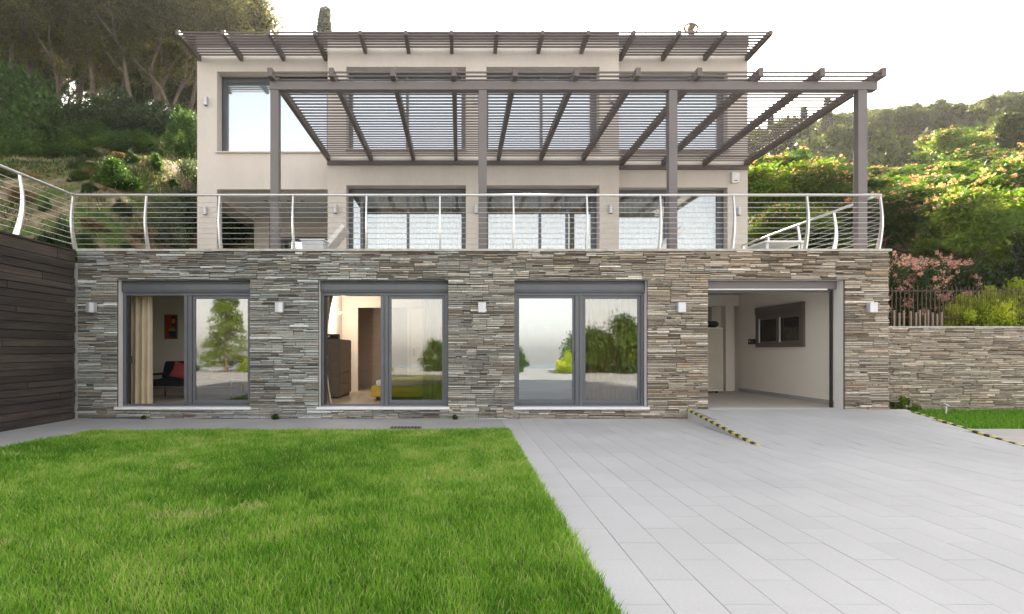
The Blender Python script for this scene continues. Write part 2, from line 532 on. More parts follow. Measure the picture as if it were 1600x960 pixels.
# ------------------------------------------------------------------ terrain
LY = [(-5, 2.85), (12, 2.85), (13.2, 3.3), (15, 4.9), (18, 6.75), (21, 7.7), (26, 9.9), (31, 12.3), (36, 12.2), (60, 9), (140, 8), (400, 8)]
RYY = [(-5, 1.6), (12.6, 1.62), (15, 1.9), (19, 3.2), (26, 6.2), (40, 9.5), (60, 15.5), (80, 21.5), (100, 24), (140, 24), (400, 24)]
def hz(X, Y):
    l = np.interp(Y, *zip(*LY)); r = np.interp(Y, *zip(*RYY))
    t = np.clip((X + 6.0) / 13, 0, 1); t = t * t * (3 - 2 * t)
    e_ = np.clip((-X - 7.15) / 2.2, 0, 1); e_ = e_ * e_ * (3 - 2 * e_)
    e_ = np.maximum(e_, np.clip((Y - 17.5) / 3, 0, 1) * .8 * np.clip((Y - 16) / 8, 0.3, 1))
    l = np.where(l > 2.85, 2.85 + (l - 2.85) * np.maximum(e_, np.clip((Y - 21) / 4, 0, 1)), l)
    l = l + np.clip(-X - 12, 0, 60) * .10 * np.clip((Y - 20) / 10, 0, 1)
    r = r + np.clip(X - 12, 0, 90) * .125 * np.clip((Y - 13) / 20, 0, 1)
    z = l * (1 - t) + r * t
    amp = np.clip((Y - 12.5) / 4, 0, 1)
    z = z + amp * ((vnoise(X, Y, .5, 5) - .5) * .7 + (vnoise(X, Y, 1.6, 6) - .5) * .28 + (vnoise(X, Y, .13, 7) - .5) * 1.5 * np.clip((Y - 22) / 15, 0, 1))
    return z
def hz1(x, y): return float(hz(np.array([x]), np.array([y]))[0])

def terrain():
    xs = np.concatenate([np.arange(-120, -30, 6), np.arange(-30, -7.2, .45), [-7.12], np.arange(-6.6, 7.7, .8), [7.86], np.arange(8.3, 30, .6), np.arange(30, 160, 6)])
    ys = np.concatenate([np.arange(-20, 6.9, 3), [6.9, 9, 11.06], np.arange(11.5, 13, .5), [12.62], np.arange(13, 40, .4), np.arange(40, 110, 3), np.arange(110, 400, 20)])
    ys = np.unique(np.sort(ys))
    X, Y = np.meshgrid(xs, ys)
    Z = hz(X, Y)
    idx = np.arange(X.size).reshape(X.shape)
    q = []
    for j in range(len(ys) - 1):
        for i in range(len(xs) - 1):
            xc = (xs[i] + xs[i + 1]) / 2; yc = (ys[j] + ys[j + 1]) / 2
            if -7.12 <= xc <= 7.86 and yc < 19.9: continue
            if xc > 7.8 and yc < 12.62: continue
            if xc < -7 and yc < 6.9: continue
            q.append((idx[j, i], idx[j, i + 1], idx[j + 1, i + 1], idx[j + 1, i]))
    m, nt, out = newmat("hillside_soil_and_grass")
    b = nt.nodes.new("ShaderNodeBsdfPrincipled"); b.inputs["Roughness"].default_value = 1
    b.inputs["Specular IOR Level"].default_value = .1
    soil = ramp(nt, noise(nt, 2.2, 8, coords='World'), [(.32, (.13, .09, .055)), (.5, (.24, .18, .115)), (.68, (.38, .30, .20))])
    gr = ramp(nt, noise(nt, 5, 5, coords='World'), [(.3, (.04, .07, .018)), (.7, (.12, .17, .04))])
    f = ramp(nt, noise(nt, .8, 6, coords='World', rough=.7), [(.44, (0, 0, 0)), (.56, (1, 1, 1))])
    nt.links.new(mixc(nt, soil, gr, f), b.inputs[0])
    bn = nt.nodes.new("ShaderNodeBump"); bn.inputs["Strength"].default_value = 1; bn.inputs["Distance"].default_value = .15
    nt.links.new(noise(nt, 4, 8, coords='World'), bn.inputs["Height"]); nt.links.new(bn.outputs[0], b.inputs["Normal"])
    nt.links.new(b.outputs[0], out.inputs[0])
    me = np_mesh('hillside', np.stack([X.ravel(), Y.ravel(), Z.ravel()], 1), np.array(q), m)
    me.polygons.foreach_set("use_smooth", [True] * len(me.polygons))
    o = bpy.data.objects.new('hillside', me); COL.objects.link(o); kindof(o, 'structure')
terrain()
# the sea the house looks out on, behind the camera
m_sea = M("sea_water", (.05, .10, .15), (.06, .12, .17), scale=.01, rough=.25)
kindof(obj('sea', MB().box(-640, 640, -640, -45, -16, -14), m_sea), 'structure')
kindof(obj('garden_slope', MB().add([(-640, -22, -.11), (640, -22, -.11), (640, -48, -15), (-640, -48, -15)], [(0, 1, 2, 3)]), m_soil), 'structure')

# hazy evening air
hm, hnt, hout = newmat("hazy_air")
pv_ = hnt.nodes.new("ShaderNodeVolumePrincipled")
pv_.inputs["Color"].default_value = (1.0, .97, .93, 1)
pv_.inputs["Density"].default_value = .00045
pv_.inputs["Anisotropy"].default_value = .4
hnt.links.new(pv_.outputs[0], hout.inputs["Volume"])
hzo = kindof(obj('haze', MB().box(-660, 660, -660, 420, -18, 60), hm), 'stuff')

# ================================================================== HOUSE
house = thing('house', (0, 16, 0), 'three storey modern villa with pale plaster upper floors above a slate clad ground floor', 'house')

def cuts(x0, x1, z0, z1, holes):
    """rectangles of the wall left round the holes (x0,x1,z0,z1)"""
    xs = sorted({x0, x1, *[h[0] for h in holes], *[h[1] for h in holes]})
    res = []
    xs = [x for x in xs if x0 <= x <= x1]
    for a, b in zip(xs, xs[1:]):
        m = (a + b) / 2
        hs = sorted([(h[2], h[3]) for h in holes if h[0] < m < h[1]])
        z = z0
        for h0, h1 in hs:
            if h0 > z: res.append((a, b, z, h0))
            z = max(z, h1)
        if z < z1: res.append((a, b, z, z1))
    return res
def wallbox(x0, x1, z0, z1, y0, y1, holes=()):
    mb = MB()
    for a, b, c_, d in cuts(x0, x1, z0, z1, holes): mb.box(a, b, y0, y1, c_, d)
    return mb

WX0, WX1 = -6.965, 7.80
SILL = .205; HEAD = 2.53
doors = [(-6.244, -3.826), (-2.58, -.22), (.99, 3.407)]
GAR = (4.512, 7.0)
holes = [(a, b, SILL, HEAD) for a, b in doors] + [(GAR[0], GAR[1], -.2, HEAD)]
obj('ground_floor_wall', wallbox(-7.5, WX1, -.1, 2.84, 11.065, 11.34, holes), m_reveal, house)
stone_core = obj('stone_cladding', wallbox(WX0, WX1, -.1, 3.0, 11.03, 11.062, holes), m_mortar, house)

def stone_rects(x0, x1, z0, z1, out, lv=0):
    w, h = x1 - x0, z1 - z0
    if h > .19:
        t = z0 + h * random.uniform(.35, .65)
        stone_rects(x0, x1, z0, t, out, lv); stone_rects(x0, x1, t, z1, out, lv); return
    if w > .95 or (lv == 0 and w > .5):
        t = x0 + w * random.uniform(.3, .7) if w < 1.6 else x0 + random.uniform(.4, .95)
        stone_rects(x0, t, z0, z1, out, 1 if t - x0 < .95 else 0); stone_rects(t, x1, z0, z1, out, 1 if x1 - t < .95 else 0); return
    if h > random.uniform(.026, .072):
        t = z0 + h * random.uniform(.3, .7)
        stone_rects(x0, x1, z0, t, out, 2); stone_rects(x0, x1, t, z1, out, 2); return
    if w > random.uniform(.14, .75):
        t = x0 + w * random.uniform(.3, .7)
        stone_rects(x0, t, z0, z1, out, 2); stone_rects(t, x1, z0, z1, out, 2); return
    out.append((x0, x1, z0, z1))

PAL = {
    'grey': (.42, .41, .375), 'blue': (.47, .48, .465), 'white': (.74, .73, .69), 'beige': (.54, .51, .46),
    'brown': (.33, .28, .23), 'dark': (.18, .162, .144), 'ochre': (.44, .35, .25), 'tan': (.45, .415, .36)}
def patch(x, z, s, seed): return float(vnoise(np.array([x]), np.array([z]), s, seed)[0])
def stonecol(x, z, warm=0.0):
    p = patch(x, z * 1.6, .9, 21); q = patch(x, z * 2, 2.3, 22)
    r = random.random()
    # the top band and the far left are browner and more weathered
    br = np.clip((z - 2.45) * .9, 0, .45) + np.clip((-x - 5.5) * .12, 0, .2) + (p - .5) * .6
    if r < .03 + .02 * warm: k = 'ochre'
    elif r > .93: k = 'white'
    elif r < .08 + max(br, 0) * .35: k = 'dark'
    elif r < .14 + max(br, 0) * .75: k = 'brown'
    elif r < .30 + max(br, 0) * .9: k = 'tan'
    elif r < .62: k = 'grey'
    elif r < .78: k = 'beige' if (x > 1 or q > .5) else 'blue'
    elif r < .90: k = 'blue' if q > .4 else 'grey'
    else: k = 'white'
    if x > 7.8 and k in ('dark', 'brown', 'ochre') and random.random() < .6: k = 'beige' if random.random() < .5 else 'grey'
    cc = PAL[k]; g = random.uniform(.8, 1.2) * (1.18 if x > 7.8 else 1) * (.84 + .4 * q) * 1.06
    w = np.clip((x - 0) * .02, -.05, .08)
    return (cc[0] * g * (1 + w), cc[1] * g, cc[2] * g * (1 - w))

def stone_geo(x0, x1, z0, z1, yb, proud, col):
    g = random.choice([.002, .003, .005])
    j = lambda s=.005: random.uniform(-s, s)
    a, b, c_, d = x0 + g, x1 - g, z0 + g * .75 + random.uniform(0, .0025), z1 - g * .75 - random.uniform(0, .0025)
    ch = min(.006, (d - c_) * .16)
    yf = yb - proud
    t = j(.004)
    w1, w2, w3, w4 = [random.uniform(0, .16) * (d - c_) for _ in range(4)]
    base = [(a, yb, c_), (b, yb, c_), (b, yb, d), (a, yb, d)]
    e1, e2 = random.uniform(0, .008), random.uniform(0, .008)
    mid = [(a + e1, yf + ch, c_ + w1), (b - e2, yf + ch, c_ + w2), (b - e1 * .5, yf + ch, d - w3), (a + e2 * .5, yf + ch, d - w4)]
    fr = [(a + e1 + ch * 1.2, yf + j(), c_ + w1 + ch), (b - e2 - ch * 1.2, yf + j(), c_ + w2 + ch), (b - ch * 1.2 - e1 * .5, yf + j(), d - w3 - ch), (a + ch * 1.2 + e2 * .5, yf + j(), d - w4 - ch)]
    f = []
    for k in range(4):
        k2 = (k + 1) % 4
        f.append((k, k2, 4 + k2, 4 + k)); f.append((4 + k, 4 + k2, 8 + k2, 8 + k))
    f.append((8, 9, 10, 11))
    return MB().add(base + mid + fr, f, col)

def clad(rects, yb, parent, limit=300, warm=0):
    st = []
    for r in rects: stone_rects(*r, st)
    st.sort(key=lambda s: -(min(s[1], 9.9) - s[0]) * (s[3] - s[2]) if s[0] < 9.8 else 0)
    rest = MB()
    for i, s in enumerate(st):
        col = stonecol((s[0] + s[1]) / 2, (s[2] + s[3]) / 2, warm)
        pr = random.choice([.004, .010, .016, .024, .034, .044])
        mb = stone_geo(*s, yb, pr, col)
        if i < limit: obj('stone', mb, m_stone, parent)
        else: rest.add(mb.v, mb.f, col)
    kindof(obj('stonework', rest, m_stone, parent), 'stuff')

rects = [(WX0, WX1, HEAD, 3.045)]
xs = [WX0]
for a, b in doors: xs += [a, b]
xs += [GAR[0]]
for a, b in [(WX0, doors[0][0]), (doors[0][1], doors[1][0]), (doors[1][1], doors[2][0]), (doors[2][1], GAR[0])]:
    rects.append((a, b, SILL, HEAD))
rects.append((WX0, GAR[0], -.04, SILL))
rects.append((GAR[1], WX1, .10, HEAD))
clad(rects, 11.028, stone_core)
# coping stones along the terrace edge
x = WX0
while x < WX1 + .03:
    l = random.uniform(.5, 1.1); x2 = min(x + l, WX1 + .035)
    if WX1 + .035 - x2 < .25: x2 = WX1 + .035
    obj('coping_stone', MB().box(x + .002, x2 - .002, 10.975, 11.34, 3.046, 3.085 + random.uniform(-.003, .003)), m_cope, house)
    x = x2 + .0001
# right-hand return of the stone storey
side = MB().box(7.74, 7.798, 11.345, 16.3, 0, 3.0)
obj('side_wall', side, m_reveal, house)
obj('terrace_floor', MB().box(WX0, WX1, 11.345, 16.75, 2.945, 3.05), m_cope, house)

# rooms behind the ground floor doors
def room(x0, x1, y0, y1, z0, z1, wm, back_holes=(), fl=m_ifloor):
    obj('interior_wall', MB().box(x0 - .08, x0, y0, y1, z0, z1), wm, house)
    obj('interior_wall', MB().box(x1, x1 + .08, y0, y1, z0, z1), wm, house)
    obj('interior_wall', wallbox(x0, x1, z0, z1, y1, y1 + .1, back_holes), wm, house)
    obj('interior_floor', MB().box(x0 - .08, x1 + .08, y0, y1 + .1, z0 - .1, z0), fl, house)
    obj('interior_ceiling', MB().box(x0 - .08, x1 + .08, y0, y1 + .1, z1, z1 + .1), m_ceil, house)
room(-7.4, -3.27, 11.345, 14.3, .2, 2.72, M("lightened_room_paint", (.90, .84, .75), (.88, .82, .73), scale=1, rough=.9), fl=M("lightened_room_tile", (.80, .73, .64), (.75, .68, .6), scale=2, rough=.35))  # paint and tile lightened to make up for this room's dim light
room(-3.02, .42, 11.345, 15.5, .2, 2.72, m_inter, [(-2.62, -1.35, .2, 2.34)])
room(.62, 4.1, 11.345, 15.5, .2, 2.72, m_inter)
room(4.30, 7.39, 11.345, 16.3, .17, 2.72, m_gar, [(4.5, 6.9, .17, 2.42)], M("garage_floor_tile", (.60, .56, .51), (.52, .48, .44), scale=1, rough=.45))
obj('threshold', MB().box(GAR[0], GAR[1], 11.02, 11.345, .05, .172), m_reveal, house)
# corridor behind room two
obj('corridor_wall', MB().box(-3.3, .3, 17.0, 17.1, .2, 2.6), m_brown, house)
obj('corridor_wall', MB().box(-3.3, -3.2, 15.6, 16.999, .2, 2.6), m_inter, house)
obj('corridor_wall', MB().box(.2, .3, 15.6, 16.999, .2, 2.6), m_brown, house)
obj('corridor_floor', MB().box(-3.3, .3, 15.6, 18.3, .1, .2), m_ifloor, house)
obj('corridor_ceiling', MB().box(-3.3, .3, 15.6, 18.3, 2.6, 2.7), m_ceil, house)
for xx in (-2.55, -1.55):
    obj('corridor_door', MB().box(xx, xx + .92, 16.94, 16.998, .2, 2.3), m_brown, house)
# store behind garage
obj('store_wall', MB().box(4.3, 8, 18.4, 18.5, .17, 2.6), M("store_paint", (.50, .42, .30), (.45, .37, .26), scale=2), house)
obj('store_floor', MB().box(4.3, 8, 16.4, 18.5, .07, .17), m_concrete, house)
obj('store_ceiling', MB().box(4.3, 8, 16.4, 18.5, 2.6, 2.7), m_ceil, house)
obj('store_wall', MB().box(7.9, 8.0, 16.4, 18.4, .17, 2.6), m_gar, house)
obj('store_wall', MB().box(4.2, 4.3, 16.4, 18.5, .17, 2.6), m_gar, house)
obj('pier', MB().box(7.02, 7.22, 16.0, 16.295, .17, 2.6), m_gar, house)
obj('pier', MB().box(6.78, 6.898, 16.31, 16.7, .17, 2.41), m_gar, house)
obj('lintel', MB().box(4.31, 7.38, 16.02, 16.295, 2.42, 2.71), m_gar, house)
obj('skirting', MB().box(7.365, 7.389, 11.6, 15.99, .171, .25), m_concrete, house)

def sash(parent, x0, x1, z0, z1, y, st, gl, gname='pane', rail=None):
    rail = rail or st
    o = obj('sash_frame', MB().box(x0, x0 + st, y, y + .045, z0, z1).box(x1 - st, x1, y, y + .045, z0, z1)
            .box(x0 + st, x1 - st, y, y + .045, z0, z0 + rail).box(x0 + st, x1 - st, y, y + .045, z1 - st, z1), m_frame, parent, bevel=.004)
    obj(gname, MB().box(x0 + st - .005, x1 - st + .005, y + .018, y + .026, z0 + rail - .005, z1 - st + .005), gl, parent)
    return o

for i, (a, b) in enumerate(doors):
    a += .004; b -= .004
    y = 11.20; zt = 2.305; zb = SILL + .012
    d = obj('sliding_door', MB().box(a, a + .055, y, y + .12, zb, zt).box(b - .055, b, y, y + .12, zb, zt)
            .box(a + .055, b - .055, y, y + .12, zt - .05, zt).box(a + .055, b - .055, y, y + .12, zb, zb + .03), m_frame, house, bevel=.005)
    d['label'] = ['first sliding door from the left, its left half open', 'middle sliding door, its left half open', 'third sliding door, closed'][i]
    # roller shutter box with soft upper curve
    pr = [(y + .12, zt + .002), (y - .03, zt + .002), (y - .045, zt + .06), (y - .045, zt + .15), (y - .02, HEAD - .006), (y + .12, HEAD - .006)]
    obj('roller_box', MB().prism(pr, 'x', a, b), m_frame, d, bevel=.004)
    mid = (a + b) / 2
    m0 = mid + .00
    obj('mullion', MB().box(m0 - .07, m0 - .012, y - .012, y + .12, zb + .03, zt - .05).box(m0 - .012, m0 + .012, y + .005, y + .10, zb + .03, zt - .05)
        .box(m0 + .012, m0 + .07, y - .004, y + .12, zb + .03, zt - .05), m_frame, d, bevel=.004)
    sash(d, m0 + .071, b - .056, zb + .032, zt - .052, y + .03, .055, m_glassS if i != 1 else m_glassS, rail=.075)
    if i == 2:
        sash(d, a + .056, m0 - .071, zb + .032, zt - .052, y + .03, .045, m_glassL, rail=.085)
        obj('handle', MB().box(m0 - .085, m0 - .073, y, y + .03, 1.05, 1.22), m_black, d)
    else:
        obj('screen_guide', MB().box(a + .056, a + .10, y + .05, y + .10, zb + .032, zt - .052), m_black, d)
        obj('handle', MB().box(a + .09, a + .15, y + .02, y + .05, 1.0, 1.14), m_black, d)
    obj('window_sill', MB().box(a - .03, b + .03, 10.955, y + .0, SILL - .035, SILL + .01), m_sill, house, bevel=.004)

# garage door head and guides
gd = obj('garage_door_head', MB().box(GAR[0] + .004, 6.99, 11.24, 11.34, 2.385, 2.525), m_steel, house, bevel=.004)
obj('weather_strip', MB().box(GAR[0] + .004, 6.80, 11.215, 11.238, 2.362, 2.385), m_sill, gd)
obj('guide_rail', MB().box(6.955, 6.995, 11.36, 11.41, .172, 2.384), m_black, gd)
obj('door_slats', MB().box(GAR[0] + .01, 6.95, 11.37, 11.39, 2.33, 2.46), m_steelw, gd)

# ---------------- upper floors
YS, YC = 16.3, 15.9            # side and centre planes
HX0, HX1 = -7.08, 7.74
CX0, CX1 = -3.48, 4.17
ZR = 9.62
DW = 5.58
def reg(z): return z
# left wall plane: upper window + open porch
lw = wallbox(HX0, CX0, 3.05, ZR, YS, YS + .35, [(-6.55, CX0, 3.05, DW), (-6.55, -3.56, 6.58, 8.75)])
obj('front_wall', lw, m_plaster, house)
c_h = [(-2.99, .15, 3.05, DW), (.69, 3.66, 3.05, DW), (-2.99, .15, 6.50, 8.69), (.69, 3.66, 6.50, 8.69)]
obj('front_wall', wallbox(CX0, CX1, 3.05, ZR - .03, YC, YC + .45, c_h), m_plaster, house)
r_h = [(4.18, 7.2, 3.05, 5.63), (4.18, 7.2, 6.6, 8.75)]
obj('front_wall', wallbox(CX1 + .003, HX1, 3.05, ZR, YS, YS + .35, r_h), m_plaster, house)
# sides, back, slabs
obj('side_wall', MB().box(HX0, HX0 + .3, YS + .355, 19.3, 5.36, ZR).box(HX0, HX0 + .3, 19.302, 23, 5.36, ZR).box(-6.57, -6.3, 19.79, 23, 3.05, 5.355), m_plaster, house)
obj('side_wall', MB().box(HX1 - .3, HX1, YS + .355, 23, 3.05, ZR), m_plaster, house)
obj('side_wall', MB().box(CX0 + .005, CX0 + .25, YC + .452, 19.79, 3.05, 6.0), m_plaster, house)
obj('back_wall', MB().box(HX0 + .305, HX1 - .305, 22.7, 23, 3.05, ZR), m_plaster, house)
obj('porch_beam', MB().box(HX0 + .302, -6.55, YS + .355, 19.79, 5.36, DW), m_plaster, house)
obj('porch_column', MB().box(-6.57, -6.09, 19.305, 19.78, 3.05, DW - .004), m_plaster, house)
obj('porch_ceiling', MB().box(HX0 + .302, CX0, YS + .02, 19.79, DW + .001, 5.75) if False else MB().box(-6.549, CX0 - .001, YS + .355, 19.79, DW - .002, 5.75), m_ceil, house)
obj('porch_back_wall', wallbox(-6.08, CX0, 3.05, DW, 19.80, 20.0, [(-5.9, -3.6, 3.05, 4.95)]), m_plaster, house)
obj('floor_slab', MB().box(HX0 + .31, HX1 - .31, YS + .36, 22.69, 5.80, 6.1), m_ceil, house)
obj('floor_slab', MB().box(HX0 + .0, HX1, 16.76, 23, 2.75, 3.048), m_cope, house)
obj('roof', MB().box(HX0 + .31, HX1 - .31, YC + .46, 22.69, 9.1, 9.4), m_ceil, house)
obj('parapet_shade_band', MB().box(HX0 - .02, CX0 - .002, YS - .03, YS + .3, ZR - .20, ZR + .06), m_steelw, house)  # dark strips stand in for the slat shade on the parapet top
obj('parapet_shade_band', MB().box(CX0 - .0, CX1 + .0, YC - .03, YC + .3, ZR - .22, ZR - .01), m_steelw, house)
obj('parapet_shade_band', MB().box(CX1 + .002, HX1 + .02, YS - .03, YS + .3, ZR - .20, ZR + .06), m_steelw, house)
# interior back planes of the upper rooms
obj('interior_wall', MB().box(CX0 + .26, HX1 - .31, 19.0, 19.1, 3.05, 5.8), m_inter, house)
obj('interior_wall', MB().box(HX0 + .31, HX1 - .31, 18.5, 18.6, 6.1, 9.1), m_inter, house)

def upwin(x0, x1, z0, z1, y, mids, left=.09, right=.10, blind=False, name='window', top=.12, gl=None, sill=True, wide=None):
    fm = MB().box(x0, x0 + left, y, y + .09, z0, z1).box(x1 - right, x1, y, y + .09, z0, z1)
    fm.box(x0 + left, x1 - right, y, y + .09, z1 - top, z1).box(x0 + left, x1 - right, y, y + .09, z0, z0 + .05)
    d = obj(name, fm, m_frame, house, bevel=.004)
    xs_ = [x0 + left] + list(mids) + [x1 - right]
    for m_ in mids:
        obj('mullion', MB().box(m_ - .035, m_ + .035, y - .005, y + .095, z0 + .05, z1 - top), m_frame, d)
    for k in range(len(xs_) - 1):
        a = xs_[k] + (.035 if k else 0); b = xs_[k + 1] - (.035 if k < len(xs_) - 2 else 0)
        obj('pane', MB().box(a, b, y + .04, y + .048, z0 + .05, z1 - top), gl or m_glassU, d)
        if blind:
            obj('blind', MB().box(a + .02, b - .02, y + .12, y + .124, z0 + .06, z1 - top - .02), m_blind, d)
            obj('blind_roller', MB().tube([(a + .02, y + .14, z1 - top - .05), (b - .02, y + .14, z1 - top - .05)], .035, 8), m_blind, d)
    if sill:
        obj('window_sill', MB().box(x0 - .02, x1 + .02, y - .46, y - .001, z0 - .03, z0 + .001), m_plaster, house)
    return d
cx = lambda p, Y=16.35: (p - VX) * Y / F
upwin(-6.55, -3.57, 6.58, 8.75, 16.68, [cx(431, 16.7)], left=.13, right=.1, blind=True)
upwin(-2.985, .145, 6.50, 8.69, 16.25, [cx(637)], left=.10, right=.11, blind=True)
upwin(.695, 3.655, 6.50, 8.69, 16.25, [cx(845)], left=.06, right=.16, blind=True)
upwin(4.185, 7.195, 6.60, 8.75, 16.55, [cx(1048)], left=.08, right=.16, blind=True)
upwin(-2.985, .145, 3.06, DW - .01, 16.25, [cx(566), cx(638)], left=.11, right=.11, name='terrace_door', sill=False, gl=m_glassT)
upwin(.695, 3.655, 3.06, DW - .01, 16.25, [cx(843), cx(885)], left=.06, right=.14, name='terrace_door', sill=False, gl=m_glassT)
upwin(4.185, 7.195, 3.06, 5.62, 16.55, [cx(1045)], left=.08, right=.18, name='terrace_door', sill=False, gl=m_glassT)
upwin(-5.9, -3.6, 3.06, 4.94, 19.85, [-4.7], name='porch_door', sill=False, left=.12)

def curtain(x0, x1, z0, z1, y, mat, label, folds=9, amp=.045, gather=None, group=None, name='curtain', cat='curtain'):
    n = folds * 8
    top, bot = [], []
    rows = 9
    mb = MB(); th = .004
    vs_ = []
    for r in range(rows):
        z = z1 + (z0 - z1) * r / (rows - 1)
        f = r / (rows - 1)
        xa, xb = x0, x1
        if gather: # pulled to one side in the middle
            k = math.sin(f * math.pi * .85)
            xb = x1 - (x1 - x0) * gather * k
        for i in range(n + 1):
            t = i / n
            ph = t * folds * 2 * math.pi
            vs_.append((xa + (xb - xa) * t, y + amp * math.sin(ph + .6 * math.sin(t * 9 + x0)) * (.7 + .5 * f), z))
    nn = n + 1
    m2 = len(vs_)
    vs2 = [(a, b + th, c_) for a, b, c_ in vs_]
    fs = []
    for r in range(rows - 1):
        for i in range(n):
            q = (r * nn + i, r * nn + i + 1, (r + 1) * nn + i + 1, (r + 1) * nn + i)
            fs.append(q); fs.append(tuple(m2 + k for k in q[::-1]))
    mb.add(vs_ + vs2, fs)
    o = obj(name, mb, mat, None, smooth=True, org=((x0 + x1) / 2, y, z0))
    return tag(o, label, cat, group)
curtain(-6.5, -5.98, .21, 2.6, 11.75, m_curt, 'long cream curtain at the left of the room with the black sofa', 4, amp=.07)
curtain(-2.74, -2.36, .21, 2.6, 11.62, m_curt, 'tied back tan curtain at the left of the bedroom with the brown dresser', 4, gather=.55)
curtain(-.72, -.12, .21, 2.6, 11.62, m_curt2, 'pale curtain hanging at the right of the bedroom behind the right pane', 6)
curtain(2.30, 3.6, .21, 2.6, 11.75, m_curt, 'tan curtain filling the right pane of the third sliding door', 11)
curtain(-2.3, -1.2, 3.06, 5.5, 16.75, m_curt, 'striped cream curtain behind the left terrace door', 9)
curtain(.8, 3.6, 3.06, 5.5, 16.85, m_curt, 'cream curtain behind the middle terrace door', 20)
curtain(4.3, 7.1, 3.06, 5.5, 17.0, m_curt2, 'cream curtain behind the right terrace door', 18)
curtain(-1.2, .05, 3.06, 5.5, 16.85, m_curt2, 'brown shaded curtain behind the left terrace door, right half', 10)

# ================================================================== PERGOLA on the terrace
perg = thing('pergola', (2.1, 13.5, 3.05), 'large steel slatted pergola on four slim posts over the terrace', 'pergola')
PZ = 6.21
for px, w in ((430.5, .155), (754, .15), (1050, .155), (1344.5, .17)):
    X = (px - VX) * 11.25 / F
    obj('post', MB().box(X - w / 2, X + w / 2, 11.18, 11.33, 3.086, 6.055), m_steel, perg, bevel=.006)
    obj('base_plate', MB().box(X - .13, X + .13, 11.12, 11.39, 3.05, 3.0855), m_steel, perg)
obj('beam', MB().box((422 - VX) * 11.2 / F, (1370 - VX) * 11.2 / F, 11.17, 11.34, 6.057, PZ - .001), m_steel, perg, bevel=.006)
obj('ledger_beam', MB().box(CX0 + .0, CX1, YC - .08, YC - .003, 6.10, PZ - .001), m_steelw, perg)
obj('ledger_beam', MB().box(CX1 + .0, HX1, YS - .08, YS - .003, 6.10, PZ - .001), m_steelw, perg)
rx = [-3.45 + 1.113 * k for k in range(11)]
for k, X in enumerate(rx):
    ye = YC if X < CX1 - .05 else YS
    X = min(X, 7.68)
    obj('rafter', MB().box(X - .045, X + .045, 10.96, ye - .003, PZ, PZ + .155), m_steelw, perg, bevel=.005)
y = 11.0
while y < 15.75:
    obj('slat', MB().box(rx[0] - .02, rx[-1] + .02, y, y + .026, PZ + .075, PZ + .102), m_steelw, perg)
    y += .157
ys_ = 15.80
while ys_ < 16.2:
    obj('slat', MB().box(CX1 + .02, rx[-1] + .02, ys_, ys_ + .026, PZ + .075, PZ + .102), m_steelw, perg)
    ys_ += .157

aw = thing('roof_awning', (0.3, 16, 9.0), 'slatted steel sun awning projecting from the roof edge of the top floor', 'awning')
for k in range(14):
    X = -7.0 + 1.1305 * k
    ctr = CX0 < X < CX1
    y0 = 14.98
    ye = (YC if ctr else YS) - .033
    obj('rafter', MB().add([(X - .045, y0, 9.055), (X + .045, y0, 9.055), (X + .045, ye, 9.01), (X - .045, ye, 9.01),
                            (X - .045, y0, 9.17), (X + .045, y0, 9.17), (X + .045, ye, 9.17), (X - .045, ye, 9.17)],
                           [(0, 3, 2, 1), (4, 5, 6, 7), (0, 1, 5, 4), (1, 2, 6, 5), (2, 3, 7, 6), (3, 0, 4, 7)]), m_steelw, aw, bevel=.004)
for k in range(9):
    y = 15.0 + k * .14
    if y < YC - .1:
        obj('slat', MB().box(-7.07, 7.76, y, y + .042, 9.11, 9.14), m_steelw, aw)
    else:
        obj('slat', MB().box(-7.07, CX0 - .01, y, y + .042, 9.11, 9.14), m_steelw, aw)
        obj('slat', MB().box(CX1 + .01, 7.76, y, y + .042, 9.11, 9.14), m_steelw, aw)

# chimney cowl on the roof
cl = W(1080, 50, 17.5)
cw = thing('chimney_cowl', (cl[0], 17.5, 9.4), 'small round brown chimney cowl on the roof above the right wing', 'chimney cowl')
obj('flue', MB().tube([(cl[0], 17.5, 9.4), (cl[0], 17.5, cl[2] + .0)], .10, 12), m_steelw, cw)
mb = MB()
pts = []
nseg = 16
for k in range(nseg):
    t = 2 * math.pi * k / nseg
    pts.append((cl[0] + .20 * math.cos(t), 17.5, cl[2] + .10 + .14 * math.sin(t)))
mb.tube(pts + [pts[0]], .03, 6)
mb.tube([(cl[0], 17.42, cl[2] + .12), (cl[0], 17.58, cl[2] + .12)], .09, 10)
obj('cowl_ring', mb, M("brown_terracotta", (.12, .085, .05), (.09, .06, .035), rough=.8), cw)

